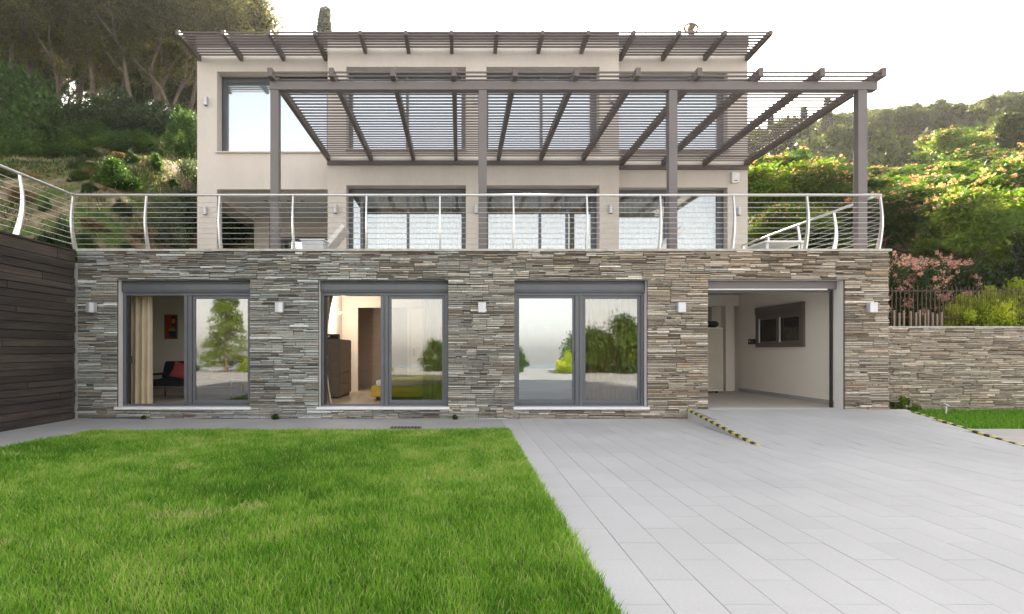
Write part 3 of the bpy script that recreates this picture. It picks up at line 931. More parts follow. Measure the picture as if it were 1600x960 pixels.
# ================================================================== RAILINGS
RZ0, RZ1 = 3.086, 4.045
def bow(t): return .075 * math.sin(math.pi * min(1, t * 1.02)) if t < .98 else 0.0
def wid(t): return .042 + .07 * (1 - t) ** 1.6
def rail_run(name, p0, p1, outward, n, label, first=True, last=True, zoff=0):
    p0 = Vector(p0); p1 = Vector(p1); o2 = Vector(outward)
    t = thing(name, (p0.x, p0.y, RZ0 + zoff), label, 'railing', 'stainless cable railings round the terrace')
    along = (p1 - p0).normalized()
    H = RZ1 - RZ0
    for k in range(n + 1):
        if (k == 0 and not first) or (k == n and not last): continue
        c0 = p0 + (p1 - p0) * k / n
        mb = MB(); rows = 10; v = []; f = []
        for r in range(rows + 1):
            s = r / rows
            off = -.06 + bow(s) + .06 * s
            w_ = wid(s) / 2
            for a, b in ((-w_, -.014), (w_, -.014), (w_, .014), (-w_, .014)):
                q = c0 + o2 * (off + a) + along * b
                v.append((q.x, q.y, RZ0 + zoff + H * s))
        for r in range(rows):
            for q in range(4):
                q2 = (q + 1) % 4
                f.append((r * 4 + q, r * 4 + q2, r * 4 + 4 + q2, r * 4 + 4 + q))
        f += [(0, 1, 2, 3), tuple(rows * 4 + q for q in (3, 2, 1, 0))]
        obj('post', mb.add(v, f), m_rail, t)
    e = along * .02
    obj('handrail', MB().tube([(p0.x - e.x, p0.y - e.y, RZ1 + zoff + .02), (p1.x + e.x, p1.y + e.y, RZ1 + zoff + .02)], .024, 10), m_rail, t, smooth=True)
    for k in range(1, 10):
        s = k * .097
        off = -.06 + bow(s) + .06 * s
        a = p0 + o2 * off; b = p1 + o2 * off
        obj('cable', MB().tube([(a.x, a.y, RZ0 + zoff + H * s), (b.x, b.y, RZ0 + zoff + H * s)], .0055, 5), m_rail, t)
    return t
rail_run('railing', (-7.03, 11.0, 0), (7.63, 11.0, 0), (0, -1, 0), 11, 'long stainless cable railing with curved posts along the front of the terrace')
rail_run('railing', (-7.03, 7.0, 0), (-7.03, 11.0, 0), (1, 0, 0), 3, 'stainless cable railing on top of the dark board wall at the left', last=False)
rail_run('railing', (7.60, 11.0, 0), (7.60, 16.25, 0), (1, 0, 0), 4, 'stainless cable railing running back along the right side of the terrace', first=False)

# ================================================================== DARK BOARD WALL at left
bw = thing('board_wall', (-7.1, 7, 0), 'tall dark brown weathered board wall closing the garden at the left', 'wall')
obj('wall_core', MB().box(-7.3, -7.02, 6.72, 10.99, -.1, 3.03), m_mortar, bw)
z = 0.003; kk = 0
while z < 3.02:
    h = random.uniform(.095, .15)
    if 3.03 - z - h < .07: h = 3.03 - z
    y = 6.72 - random.uniform(0, 1.5)
    while y < 10.98:
        l = random.uniform(1.6, 3.6)
        a, b = max(y, 6.72), min(y + l, 10.985)
        if b - a > .05:
            pr = random.uniform(0, .026)
            g = .004
            v = [(-7.02, a + g, z + g), (-7.02, b - g, z + g), (-7.02, b - g, z + h - g), (-7.02, a + g, z + h - g)]
            X = -6.995 + pr
            v += [(X - .008, a + g, z + g), (X - .008, b - g, z + g), (X - .008, b - g, z + h - g), (X - .008, a + g, z + h - g)]
            v += [(X, a + g + .006, z + g + .006 + random.uniform(0, .006)), (X, b - g - .006, z + g + .006 + random.uniform(0, .006)), (X, b - g - .006, z + h - g - .006), (X, a + g + .006, z + h - g - .006)]
            f = []
            for q in range(4):
                q2 = (q + 1) % 4
                f += [(q, q2, 4 + q2, 4 + q), (4 + q, 4 + q2, 8 + q2, 8 + q)]
            f.append((8, 9, 10, 11))
            obj('board', MB().add(v, f), m_plank, bw)
        y += l
    z += h
obj('wall_end', MB().box(-30, -7.305, 6.7, 6.95, -.1, 3.03), m_plank, bw)
obj('wall_cap', MB().box(-7.32, -6.965, 6.7, 10.97, 3.031, 3.06), m_plank, bw)

# ================================================================== RETAINING WALL at right + fence
rw = thing('retaining_wall', (12, 12.4, 0), 'low slate strip retaining wall to the right of the garage', 'wall')
core = obj('stone_cladding', MB().box(7.802, 30, 12.43, 12.7, -.1, 1.70), m_mortar, rw)
clad([(7.802, 16.5, -.03, 1.70)], 12.428, core, warm=.6)
x = 7.802
while x < 16.5:
    l = random.uniform(.5, 1.2)
    obj('coping_stone', MB().box(x, x + l - .004, 12.39, 12.72, 1.702, 1.738 + random.uniform(-.004, .004)), m_cope, rw)
    x += l
fn = thing('fence', (11, 13.1, 1.6), 'thin rusty metal picket fence on top of the low retaining wall', 'fence')
k = 0; x = 7.95
while x < 15:
    obj('picket', MB().box(x - .006, x + .006, 13.1, 13.112, 1.60, 2.62 + random.uniform(-.03, .03)), m_fence, fn)
    x += .093
for z in (1.95, 2.52):
    obj('fence_rail', MB().box(7.9, 15, 13.117, 13.135, z, z + .025), m_fence, fn)
ordn = ['first', 'second', 'third', 'fourth', 'fifth', 'sixth', 'seventh', 'eighth', 'ninth', 'tenth', 'last']
for i, px in enumerate([1398, 1406, 1413, 1424, 1432, 1438, 1446, 1451, 1458, 1465, 1472]):
    X, Y, _ = W(px, 500, 12.95)
    o = obj('wooden_stake', MB().box(X - .014, X + .014, Y, Y + .03, 1.58, 2.08 + random.uniform(-.05, .03)), M("pale_stake_wood", (.30, .24, .18), (.22, .17, .13), rough=.9) if i == 0 else bpy.data.materials["pale_stake_wood"], None, org=(X, Y, 1.6))
    tag(o, ordn[i] + ' short pale wooden stake from the stone corner, in front of the picket fence', 'stake', 'wooden stakes beside the oleander')

# ================================================================== WALL LAMPS
def lamp_box(loc, label, first=[None]):
    if first[0] is None:
        x, y, z = loc
        t = thing('wall_lamp', loc, label, 'wall lamp', 'box lamps on the stone wall')
        pr = [(-.07, -.10), (.0, -.115), (.07, -.10), (.075, -.04), (.075, .0), (-.075, .0), (-.075, -.04)]
        obj('lamp_body', MB().prism([(x + a, y + b) for a, b in pr], 'z', z - .09, z + .09), m_lampm, t, bevel=.006)
        obj('lamp_lens', MB().box(x - .05, x + .05, y - .085, y - .02, z - .094, z - .0905), m_white, t)
        obj('back_plate', MB().box(x - .06, x + .06, y, y + .03, z - .075, z + .075), m_lampm, t)
        first[0] = t; return t
    return dup(first[0], loc, label)
for px, lb in ((145, 'square aluminium lamp on the stone pier beside the dark board wall'),
               (438, 'aluminium lamp on the stone pier between the first and second sliding doors'),
               (753, 'aluminium lamp on the stone pier between the second and third sliding doors'),
               (1063, 'aluminium lamp on the stone pier between the third sliding door and the garage'),
               (1360, 'aluminium lamp on the narrow stone pier right of the garage')):
    X, Y, Z = W(px, 481, 10.97)
    lamp_box((X, 10.97, Z), lb)
def lamp_cyl(loc, label, first=[None]):
    if first[0] is None:
        x, y, z = loc
        t = thing('wall_lamp', loc, label, 'wall lamp', 'tube lamps on the plaster facade')
        obj('lamp_body', MB().tube([(x, y - .07, z - .11), (x, y - .07, z + .11)], .055, 14), m_lampm, t, smooth=False)
        obj('lamp_lens', MB().tube([(x, y - .07, z - .1105), (x, y - .07, z - .113)], .042, 12), m_black, t)
        obj('bracket', MB().box(x - .025, x + .025, y - .03, y, z - .05, z + .05), m_lampm, t)
        first[0] = t; return t
    return dup(first[0], loc, label)
for px, py, Y, lb in ((323, 160, YS, 'small tube lamp beside the upper left window'), (322, 330, YS, 'small tube lamp on the porch pier at the far left of the facade'),
                      (525, 328, YC, 'tube lamp left of the left terrace door'), (744, 328, YC, 'tube lamp between the left and middle terrace doors'),
                      (953, 328, YC, 'tube lamp between the middle and right terrace doors'), (1153, 331, YS, 'tube lamp at the right end of the terrace facade'),
                      (743, 157, YC, 'tube lamp on the top floor between the two centre windows'), (955, 156, YC, 'tube lamp on the top floor right of the centre windows')):
    X, _, Z = W(px, py, Y)
    lamp_cyl((X, Y, Z), lb)
X, _, Z = W(1147.5, 279, YS)
ab = thing('alarm_box', (X, YS, Z), 'white alarm siren box high on the wall at the right end of the terrace', 'alarm box')
obj('housing', MB().prism([(X - .10, Z - .15), (X + .10, Z - .13), (X + .10, Z + .15), (X - .10, Z + .15)], 'y', YS - .09, YS - .002), m_white, ab, bevel=.01)
obj('vent', MB().box(X - .05, X + .05, YS - .094, YS - .0905, Z - .09, Z - .07), m_black, ab)
for px, py, lb in ((415.5, 313.5, 'leftmost recessed downlight in the porch ceiling'), (451, 313.5, 'second recessed downlight in the porch ceiling'), (473, 314, 'third recessed downlight in the porch ceiling'), (480, 324, 'rear recessed downlight in the porch ceiling')):
    Yd = (DW - EYE) * F / (VY - py); Xd = (px - VX) * Yd / F
    o = thing('downlight', (Xd, Yd, DW), lb, 'downlight', 'porch downlights')
    obj('rim', MB().tube([(Xd, Yd, DW - .014), (Xd, Yd, DW - .002)], .065, 14), m_lampm, o)
    obj('lens', MB().tube([(Xd, Yd, DW - .017), (Xd, Yd, DW - .0145)], .045, 12), m_black, o)

# ================================================================== INTERIOR THINGS
# sofa with red cushion in the left room
sx0, sx1, sy = -6.72, -4.9, 13.0
sf = thing('sofa', (-5.8, 13.4, .2), 'low black sofa bed on a thin metal frame in the left room', 'sofa')
obj('seat', MB().box(sx0 + .05, sx1, sy, sy + .75, .47, .62), m_sofa, sf, bevel=.04)
v = [(sx0, 13.68), (sx1, 13.68), (sx1, 13.86), (sx0, 13.86)]
obj('backrest', MB().add([(sx0 + .02, 13.55, .62), (sx1, 13.55, .62), (sx1, 13.72, .62), (sx0 + .02, 13.72, .62),
                          (sx0 + .02, 13.72, 1.0), (sx1, 13.72, 1.0), (sx1, 13.88, 1.0), (sx0 + .02, 13.88, 1.0)],
                         [(0, 3, 2, 1), (4, 5, 6, 7), (0, 1, 5, 4), (1, 2, 6, 5), (2, 3, 7, 6), (3, 0, 4, 7)]), m_sofa, sf, bevel=.04)
for s_ in (sx0 + .02, sx1 - .05):
    obj('leg', MB().tube([(s_, 13.05, .2), (s_, 13.05, .72), (s_, 13.75, .72), (s_, 13.75, .2)], .016, 6), m_steel, sf)
obj('armrest', MB().box(sx0 - .07, sx0 + .06, 13.02, 13.7, .70, .74), m_black, sf)
obj('frame_bar', MB().box(sx0, sx1, 13.03, 13.07, .42, .46), m_steel, sf)
def cushion(cx_, cy_, cz_, w, h, t, tilt, mat, label):
    n = 8; v = []; f = []
    for s_ in (-1, 1):
        for i in range(n + 1):
            for j in range(n + 1):
                u = i / n * 2 - 1; w_ = j / n * 2 - 1
                b = (1 - u * u) * (1 - w_ * w_)
                pin = 1 - .12 * (1 - abs(u * w_)) * (abs(u) ** 6 + abs(w_) ** 6) * .8
                v.append((u * w / 2 * pin, s_ * t / 2 * b ** .5, w_ * h / 2 * pin))
    m_ = (n + 1) ** 2
    for i in range(n):
        for j in range(n):
            q = (i * (n + 1) + j, (i + 1) * (n + 1) + j, (i + 1) * (n + 1) + j + 1, i * (n + 1) + j + 1)
            f.append(q); f.append(tuple(m_ + k for k in q[::-1]))
    rot = Matrix.Rotation(tilt, 3, 'Y') @ Matrix.Rotation(-.35, 3, 'X')
    v = [tuple(rot @ Vector(p) + Vector((cx_, cy_, cz_))) for p in v]
    return tag(obj('cushion', MB().add(v, f), mat, None, smooth=True, org=(cx_, cy_, cz_ - h / 2)), label, 'cushion')
cushion(-6.15, 13.42, .78, .48, .36, .16, .25, m_red, 'red cushion leaning on the left end of the black sofa')
cushion(-5.35, 13.42, .80, .46, .38, .16, -.35, m_red, 'second red cushion on the black sofa, seen through the right pane')
# small abstract print
a0 = W(257, 492, 14.26); a1 = W(276.5, 530, 14.26)
pc = thing('picture', (a0[0], 14.26, a1[2]), 'small framed colourful abstract print on the wall above the black sofa', 'picture')
obj('frame', MB().box(a0[0], a0[0] + .02, 14.25, 14.298, a1[2], a0[2]).box(a1[0] - .02, a1[0], 14.25, 14.298, a1[2], a0[2])
    .box(a0[0] + .02, a1[0] - .02, 14.25, 14.298, a1[2], a1[2] + .02).box(a0[0] + .02, a1[0] - .02, 14.25, 14.298, a0[2] - .02, a0[2]), m_dress, pc)
def flatm(n, c): return M(n, c, c, rough=.6)
iw = a1[0] - a0[0] - .04; ih = a0[2] - a1[2] - .04; bx_, bz_ = a0[0] + .02, a1[2] + .02
obj('print', MB().box(bx_, bx_ + iw * .5, 14.275, 14.297, bz_, bz_ + ih), flatm("print_red", (.5, .05, .03)), pc)
obj('print', MB().box(bx_ + iw * .5, bx_ + iw, 14.275, 14.297, bz_, bz_ + ih), flatm("print_maroon", (.16, .03, .04)), pc)
obj('print', MB().box(bx_ + iw * .3, bx_ + iw * .93, 14.272, 14.2745, bz_ + ih * .05, bz_ + ih * .3), flatm("print_navy", (.02, .03, .08)), pc)
obj('print', MB().prism([(bx_ + iw * a, bz_ + ih * b) for a, b in ((.3, .32), (.45, .55), (.55, .38), (.7, .52), (.9, .36), (.9, .31))], 'y', 14.272, 14.2745), flatm("print_green", (.12, .4, .05)), pc)
obj('print', MB().prism([(bx_ + iw * (.72 + .15 * math.cos(t)), bz_ + ih * (.75 + .1 * math.sin(t))) for t in [k * math.pi / 6 for k in range(12)]], 'y', 14.272, 14.2745), flatm("print_yellow", (.6, .5, .02)), pc)

# bedroom
dr = thing('dresser', (-2.8, 13.8, .2), 'tall dark brown dresser against the bedroom wall', 'dresser')
obj('carcass', MB().box(-3.0, -2.625, 13.1, 14.5, .24, 1.49), m_dress, dr, bevel=.006)
obj('plinth', MB().box(-2.98, -2.65, 13.13, 14.47, .2, .24), m_black, dr)
for k in range(5):
    z0 = .27 + k * .243
    obj('drawer_front', MB().box(-2.624, -2.604, 13.13, 14.47, z0, z0 + .23), m_dress, dr, bevel=.003)
tg = thing('trinket_box', (-2.75, 13.3, 1.49), 'small dark box with pale knobs on top of the dresser', 'box')
obj('case', MB().box(-2.92, -2.66, 13.2, 13.4, 1.491, 1.60), m_black, tg, bevel=.004)
obj('knob', MB().tube([(-2.86, 13.18, 1.55), (-2.86, 13.20, 1.55)], .025, 8), m_white, tg)
sc_ = thing('sconce', (-3.0, 14.5, 2.13), 'small lit reading lamp on the bedroom wall above the dresser', 'lamp')
obj('arm', MB().tube([(-3.0, 14.5, 2.10), (-2.92, 14.45, 2.10), (-2.86, 14.4, 2.12)], .012, 6), m_steel, sc_)
def emis(name, col, s):
    m, nt, out = newmat(name); e = nt.nodes.new("ShaderNodeEmission"); e.inputs[0].default_value = (*col, 1); e.inputs[1].default_value = s
    nt.links.new(e.outputs[0], out.inputs[0]); return m
m_bulb = emis("lit_bulb", (1, .82, .58), 8)
bulb = MB().tube([(-2.86, 14.4, 2.12), (-2.86, 14.4, 2.13), (-2.86, 14.4, 2.15), (-2.86, 14.4, 2.165)], [.012, .026, .026, .012], 10)
obj('bulb', bulb, m_bulb, sc_, smooth=True)
def roomlight(loc, parent, e, col=(1, .80, .58)):
    ld = bpy.data.lights.new("lamp_light", 'POINT'); ld.energy = e; ld.color = col; ld.shadow_soft_size = .06
    lo = bpy.data.objects.new("lamp_light", ld); COL.objects.link(lo)
    lo.parent = parent; p = ORG[parent.name]; lo.location = (loc[0] - p[0], loc[1] - p[1], loc[2] - p[2])
roomlight((-2.78, 14.3, 2.16), sc_, 7, (1, .88, .74))
bd = thing('bed', (-.9, 13.3, .2), 'low bed with white linen and mustard yellow base in the bedroom', 'bed')
obj('base', MB().box(-1.85, .25, 12.5, 14.2, .28, .50), m_yellow, bd, bevel=.03)
obj('mattress', MB().box(-1.75, .25, 12.55, 14.15, .501, .62), m_linen, bd, bevel=.04)
for a in (-1.75, .15):
    for b in (12.6, 14.05): obj('leg', MB().box(a, a + .06, b, b + .06, .2, .28), m_black, bd)
cb = thing('wardrobe_door', (-.9, 15.45, .2), 'pale flush cupboard door on the bedroom back wall', 'cupboard')
obj('panel', MB().box(-1.25, -.35, 15.44, 15.497, .21, 2.3), m_linen, cb)
obj('trim', MB().box(-1.31, -1.25, 15.43, 15.497, .21, 2.36).box(-.35, -.29, 15.43, 15.497, .21, 2.36).box(-1.25, -.35, 15.43, 15.497, 2.3, 2.36), m_curt2, cb)
obj('handle', MB().box(-1.2, -1.17, 15.40, 15.438, 1.1, 1.3), m_black, cb)
# white panel picture in room three
wp = thing('wall_panel', (1.5, 15.4, 1.4), 'plain white square panel hanging inside the room behind the third sliding door', 'panel')
p0 = W(826, 504, 15.4); p1 = W(859, 556, 15.4)
obj('board', MB().box(p0[0], p1[0], 15.40, 15.44, p1[2], p0[2]), m_white, wp)
obj('wall_hook', MB().box(p0[0] + .1, p1[0] - .1, 15.441, 15.498, p0[2] - .1, p0[2] - .05), m_black, wp)
# garage things
gw_ = thing('garage_window', (7.38, 14, 1.3), 'dark framed two pane sliding window in the garage side wall', 'window')
obj('shutter_box', MB().box(7.31, 7.388, 12.96, 15.03, 2.12, 2.29), m_steelw, gw_, bevel=.004)
obj('frame', MB().box(7.33, 7.388, 12.96, 13.05, 1.32, 2.119).box(7.33, 7.388, 14.94, 15.03, 1.32, 2.119).box(7.33, 7.388, 13.05, 14.94, 1.32, 1.40).box(7.33, 7.388, 13.05, 14.94, 2.04, 2.119), m_steelw, gw_)
for a in (13.05, 14.0):
    obj('sash_frame', MB().box(7.34, 7.386, a, a + .07, 1.40, 2.04).box(7.34, 7.386, a + .87, a + .94, 1.40, 2.04).box(7.34, 7.386, a + .07, a + .87, 1.40, 1.46).box(7.34, 7.386, a + .07, a + .87, 1.98, 2.04), m_steelw, gw_)
    obj('pane', MB().box(7.372, 7.38, a + .07, a + .87, 1.46, 1.98), M("dark_window_pane", (.03, .028, .02), (.04, .035, .025), rough=.08) if a < 13.5 else bpy.data.materials["dark_window_pane"], gw_)
    obj('pull_strip', MB().box(7.325, 7.339, a + .82, a + .86, 1.43, 2.01), m_sill, gw_)
sb = thing('socket_box', (7.3, 15.3, 1.45), 'small black control box beside the garage window', 'control box')
obj('case', MB().box(7.27, 7.388, 15.12, 15.3, 1.40, 1.53), m_black, sb, bevel=.01)
obj('knob', MB().tube([(7.262, 15.2, 1.47), (7.27, 15.2, 1.47)], .02, 8), m_white, sb)
c0 = W(1113, 512, 15.2); c1 = W(1130, 611, 15.2)
fr = thing('storage_cabinet', (c0[0], 15.2, .17), 'tall narrow cream cabinet standing in the garage left corner', 'cabinet')
obj('body', MB().box(c0[0] - .35, c1[0], 15.2, 15.75, .22, c0[2]), m_gar, fr, bevel=.01)
obj('door', MB().box(c0[0] - .34, c1[0] - .01, 15.175, 15.198, .26, c0[2] - .03), m_curt2, fr, bevel=.005)
obj('foot', MB().box(c0[0] + .12, c0[0] + .16, 15.25, 15.3, .171, .219).box(c0[0] - .33, c0[0] - .29, 15.25, 15.3, .171, .219), m_black, fr)
mt = thing('motor_unit', (c0[0], 15.3, c0[2]), 'black electric unit lying on top of the cream garage cabinet', 'machine')
obj('casing', MB().tube([(c0[0] - .2, 15.35, c0[2] + .09), (c0[0] + .05, 15.35, c0[2] + .09), (c0[0] + .14, 15.35, c0[2] + .09), (c0[0] + .2, 15.35, c0[2] + .09)], [.07, .08, .08, .05], 12), m_black, mt)
obj('cradle', MB().box(c0[0] - .18, c0[0] + .12, 15.28, 15.42, c0[2] + .001, c0[2] + .03), m_black, mt)

# terrace furniture --------------------------------------------------
def lounger(loc, label, rz, back=.65):
    t = thing('sun_lounger', loc, label, 'sun lounger', 'loungers on the terrace')
    x, y, z = loc
    obj('seat_pad', MB().box(x - .5, x + .9, y - .32, y + .32, z + .32, z + .40), m_linen, t, bevel=.02)
    obj('back_pad', MB().add([(x - .5, y - .32, z + .32), (x - .5, y + .32, z + .32), (x - .42, y + .32, z + .40), (x - .42, y - .32, z + .40),
                              (x - 1.0, y - .32, z + .32 + back), (x - 1.0, y + .32, z + .32 + back), (x - .94, y + .32, z + .40 + back), (x - .94, y - .32, z + .40 + back)],
                             [(0, 3, 2, 1), (4, 5, 6, 7), (0, 1, 5, 4), (1, 2, 6, 5), (2, 3, 7, 6), (3, 0, 4, 7)]), m_linen, t, bevel=.015)
    obj('frame', MB().box(x - .55, x + .92, y - .34, y + .34, z + .28, z + .315), m_frame, t)
    for a in (-.5, .82):
        for b in (-.3, .26): obj('leg', MB().box(x + a, x + a + .05, y + b, y + b + .04, z, z + .28), m_frame, t)
    t.rotation_euler = (0, 0, rz)
    return t
lounger((3.95, 13.6, 3.051), 'white sun lounger with raised back in front of the right terrace door', R(180), .55)
lounger((-3.55, 13.7, 3.051), 'white sun lounger behind the left end of the terrace railing', R(180), .6)
pt = thing('planter', (-2.95, 12.6, 3.051), 'pale square planter on the terrace left of the terrace door', 'planter')
obj('pot', MB().add([(-3.2, 12.45, 3.052), (-2.85, 12.45, 3.052), (-2.85, 12.8, 3.052), (-3.2, 12.8, 3.052), (-3.26, 12.4, 3.50), (-2.8, 12.4, 3.50), (-2.8, 12.86, 3.50), (-3.26, 12.86, 3.50)],
                    [(0, 3, 2, 1), (4, 5, 6, 7), (0, 1, 5, 4), (1, 2, 6, 5), (2, 3, 7, 6), (3, 0, 4, 7)]), m_lampm, pt, bevel=.01)
obj('rim', MB().box(-3.28, -2.78, 12.38, 12.88, 3.501, 3.53), m_white, pt)
tb = thing('garden_table', (7.0, 12.6, 3.051), 'low white garden table behind the right end of the railing', 'table')
obj('table_top', MB().box(6.15, 7.0, 12.2, 13.0, 3.42, 3.46), m_white, tb, bevel=.005)
for a in (6.2, 6.9):
    for b in (12.25, 12.9): obj('leg', MB().box(a, a + .05, b, b + .05, 3.052, 3.42), m_white, tb)

# small things on the ground -----------------------------------------
dg = thing('drain_cover', (-.85, 9.5, 0), 'brown metal drain cover at the edge of the lawn below the second sliding door', 'drain cover')
obj('frame', MB().box(-1.12, -.62, 9.55, 9.80, .001, .012), m_steelw, dg)
for k in range(9): obj('bar', MB().box(-1.10 + k * .053, -1.07 + k * .053, 9.57, 9.78, .0125, .018), m_fence, dg)
sp = W(1478, 634, 11.5)
sk = thing('sprinkler', (sp[0], 11.5, 0), 'small white sprinkler spike in the grass verge', 'sprinkler')
obj('stem', MB().tube([(sp[0], 11.5, -.01), (sp[0] + .01, 11.5, .2)], .012, 6), m_white, sk)
obj('head', MB().tube([(sp[0] - .05, 11.5, .23), (sp[0] + .05, 11.5, .18)], .022, 8), m_lampm, sk)

# ================================================================== VEGETATION
def leaves(P, L, Wd, tint, up=.0, name='crown', mat=None):
    n = len(P)
    u = rng.normal(size=(n, 3)); u[:, 2] *= (1 - up); u /= np.linalg.norm(u, axis=1)[:, None]
    w = rng.normal(size=(n, 3)); v = np.cross(u, w)
    if up: v[:, 2] *= (1 - up)
    v /= np.linalg.norm(v, axis=1)[:, None] + 1e-9
    L = (np.asarray(L) * rng.uniform(.6, 1.3, n))[:, None] / 2; Wd = (np.asarray(Wd) * rng.uniform(.6, 1.3, n))[:, None] / 2
    V = np.stack([P - u * L, P - v * Wd, P + u * L, P + v * Wd], 1)
    q = np.arange(n * 4).reshape(n, 4)
    return np_mesh(name, V.reshape(-1, 3), q, mat, np.repeat(np.clip(tint, 0, 1), 4))

def clusters(centers, radii, n, flat=1.0, shell=.55):
    """leaf positions in lumpy clusters"""
    k = rng.integers(0, len(centers), n)
    d = rng.normal(size=(n, 3)); d /= np.linalg.norm(d, axis=1)[:, None]
    r = radii[k] * (shell + (1 - shell) * rng.random(n)) * rng.uniform(.6, 1.12, n)
    d[:, 2] *= flat
    return centers[k] + d * r[:, None], k

def branchy(mb, p, d, length, r, depth, tips, bend=.5, segs=4, upb=.12, shrink=.72):
    pts = [p]; rr = [r]
    dd = Vector(d).normalized()
    for s in range(segs):
        dd = (dd + Vector((random.gauss(0, bend), random.gauss(0, bend), random.gauss(0, bend * .6) + upb)) * .45).normalized()
        pts.append(pts[-1] + dd * length / segs); rr.append(r * (1 - .38 * (s + 1) / segs))
    mb.tube([tuple(q) for q in pts], rr, 6 if depth > 1 else 4, cap=False)
    if depth <= 0:
        tips.append(pts[-1]); tips.append(pts[-2]); return
    n = random.choice([2, 3, 3])
    for k in range(n):
        nd = (dd + Vector((random.gauss(0, .7), random.gauss(0, .7), random.gauss(.1, .35)))).normalized()
        at_ = pts[-1] if k < 2 else pts[-2]
        branchy(mb, at_, nd, length * random.uniform(.6, .85), rr[-1] * .75, depth - 1, tips, bend, segs, upb, shrink)
    tips.append(pts[-1])

def tree_proto(name, height, spread, depth, nleaf, L, Wd, mat, trunk_r, flat=.6, cr=.6, lean=(0, 0), low=.35, mult=1, trunk_len=None, flower=None, upbias=0, barkm=None):
    """returns (trunk mesh, crown mesh, flower mesh) around the origin"""
    mb = MB(); tips = []
    nst = 3 if mult > 1 else 1
    tl = trunk_len or height * .4
    for s in range(mult):
        d = Vector((lean[0] + random.gauss(0, .25) * (mult > 1), lean[1] + random.gauss(0, .25) * (mult > 1), 1))
        branchy(mb, Vector((random.uniform(-.15, .15) * mult, random.uniform(-.15, .15) * mult, -.3)), d, tl, trunk_r / (1 + .25 * (mult - 1)), depth, tips, .45)
    tips = [t for t in tips if t.z > height * low]
    T = np.array([tuple(t) for t in tips])
    T[:, 2] *= height / max(T[:, 2].max(), .1) * .93 if False else 1
    # scale tips and trunk so that the crown fits height and spread
    zmax = T[:, 2].max(); rmax = np.abs(T[:, :2]).max()
    sz = height * .9 / zmax; sx = spread / rmax
    T = T * np.array([sx, sx, sz])
    mb.v = [(x * sx, y * sx, z * sz) for x, y, z in mb.v]
    tm = mkmesh(name + '_trunk', mb, barkm or m_bark, smooth=True)
    rad = rng.uniform(.55, 1.15, len(T)) * cr
    P, k = clusters(T, rad, nleaf, flat, .35)
    ctint = rng.random(len(T))
    ti = .25 + .45 * ctint[k] + rng.normal(0, .12, nleaf)
    cm = leaves(P, L, Wd, ti, upbias, name + '_crown', mat)
    fm = None
    if flower:
        nf, fL, fmat, fprob = flower
        sel = np.where(T[:, 2] > np.quantile(T[:, 2], .35))[0]
        nc = int(len(sel) * fprob)
        ch = rng.choice(sel, nc, replace=False)
        # tufts on the upper side of the clusters
        tuft = []
        for c_ in ch:
            for _ in range(rng.integers(6, 15)):
                d = rng.normal(size=3); d[2] = abs(d[2]) * flat + .25; d /= np.linalg.norm(d)
                tuft.append(T[c_] + d * rad[c_] * np.array([1, 1, flat]) * 1.02)
        tuft = np.array(tuft)
        P, k = clusters(tuft, np.full(len(tuft), .10), nf, .7, .2)
        fm = leaves(P, fL, fL * .5, rng.random(nf), 0, name + '_blossom', fmat)
    return tm, cm, fm

def place_tree(proto, name, x, y, label, cat='tree', s=1.0, rz=0.0, group=None, z=None, sz=None):
    tm, cm, fm = proto
    zz = hz1(x, y) - .05 if z is None else z
    t = thing(name, (x, y, zz), label, cat, group)
    for nm, me in (('trunk', tm), ('crown', cm), ('blossom', fm)):
        if me is None: continue
        o = bpy.data.objects.new(nm, me); COL.objects.link(o); o.parent = t
    t.scale = (s, s, sz or s); t.rotation_euler = (0, 0, rz)
    return t

m_lf_olive = leafmat("olive_brown_foliage", (.04, .044, .018), (.10, .105, .04), (.21, .20, .075), .4)
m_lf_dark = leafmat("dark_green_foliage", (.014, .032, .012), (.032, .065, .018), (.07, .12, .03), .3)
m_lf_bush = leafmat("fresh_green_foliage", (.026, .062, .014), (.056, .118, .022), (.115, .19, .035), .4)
m_lf_albi = leafmat("silk_tree_foliage", (.022, .06, .014), (.055, .125, .022), (.19, .26, .04), .5)
m_lf_yel = leafmat("yellow_green_foliage", (.045, .10, .014), (.11, .19, .024), (.25, .31, .045), .5)
m_lf_far = leafmat("far_forest_foliage", (.038, .058, .02), (.085, .115, .034), (.17, .195, .055), .4)
m_lf_grey = leafmat("grey_green_foliage", (.05, .075, .045), (.10, .14, .085), (.18, .22, .14), .3)
m_lf_dry = leafmat("dry_undergrowth", (.10, .07, .035), (.19, .14, .07), (.30, .23, .12), .3)
m_fl_pink = leafmat("silk_tree_blossom", (.50, .22, .16), (.66, .36, .26), (.80, .56, .40), .4)
m_fl_rose = leafmat("oleander_blossom", (.46, .20, .24), (.58, .33, .36), (.72, .52, .52), .35)

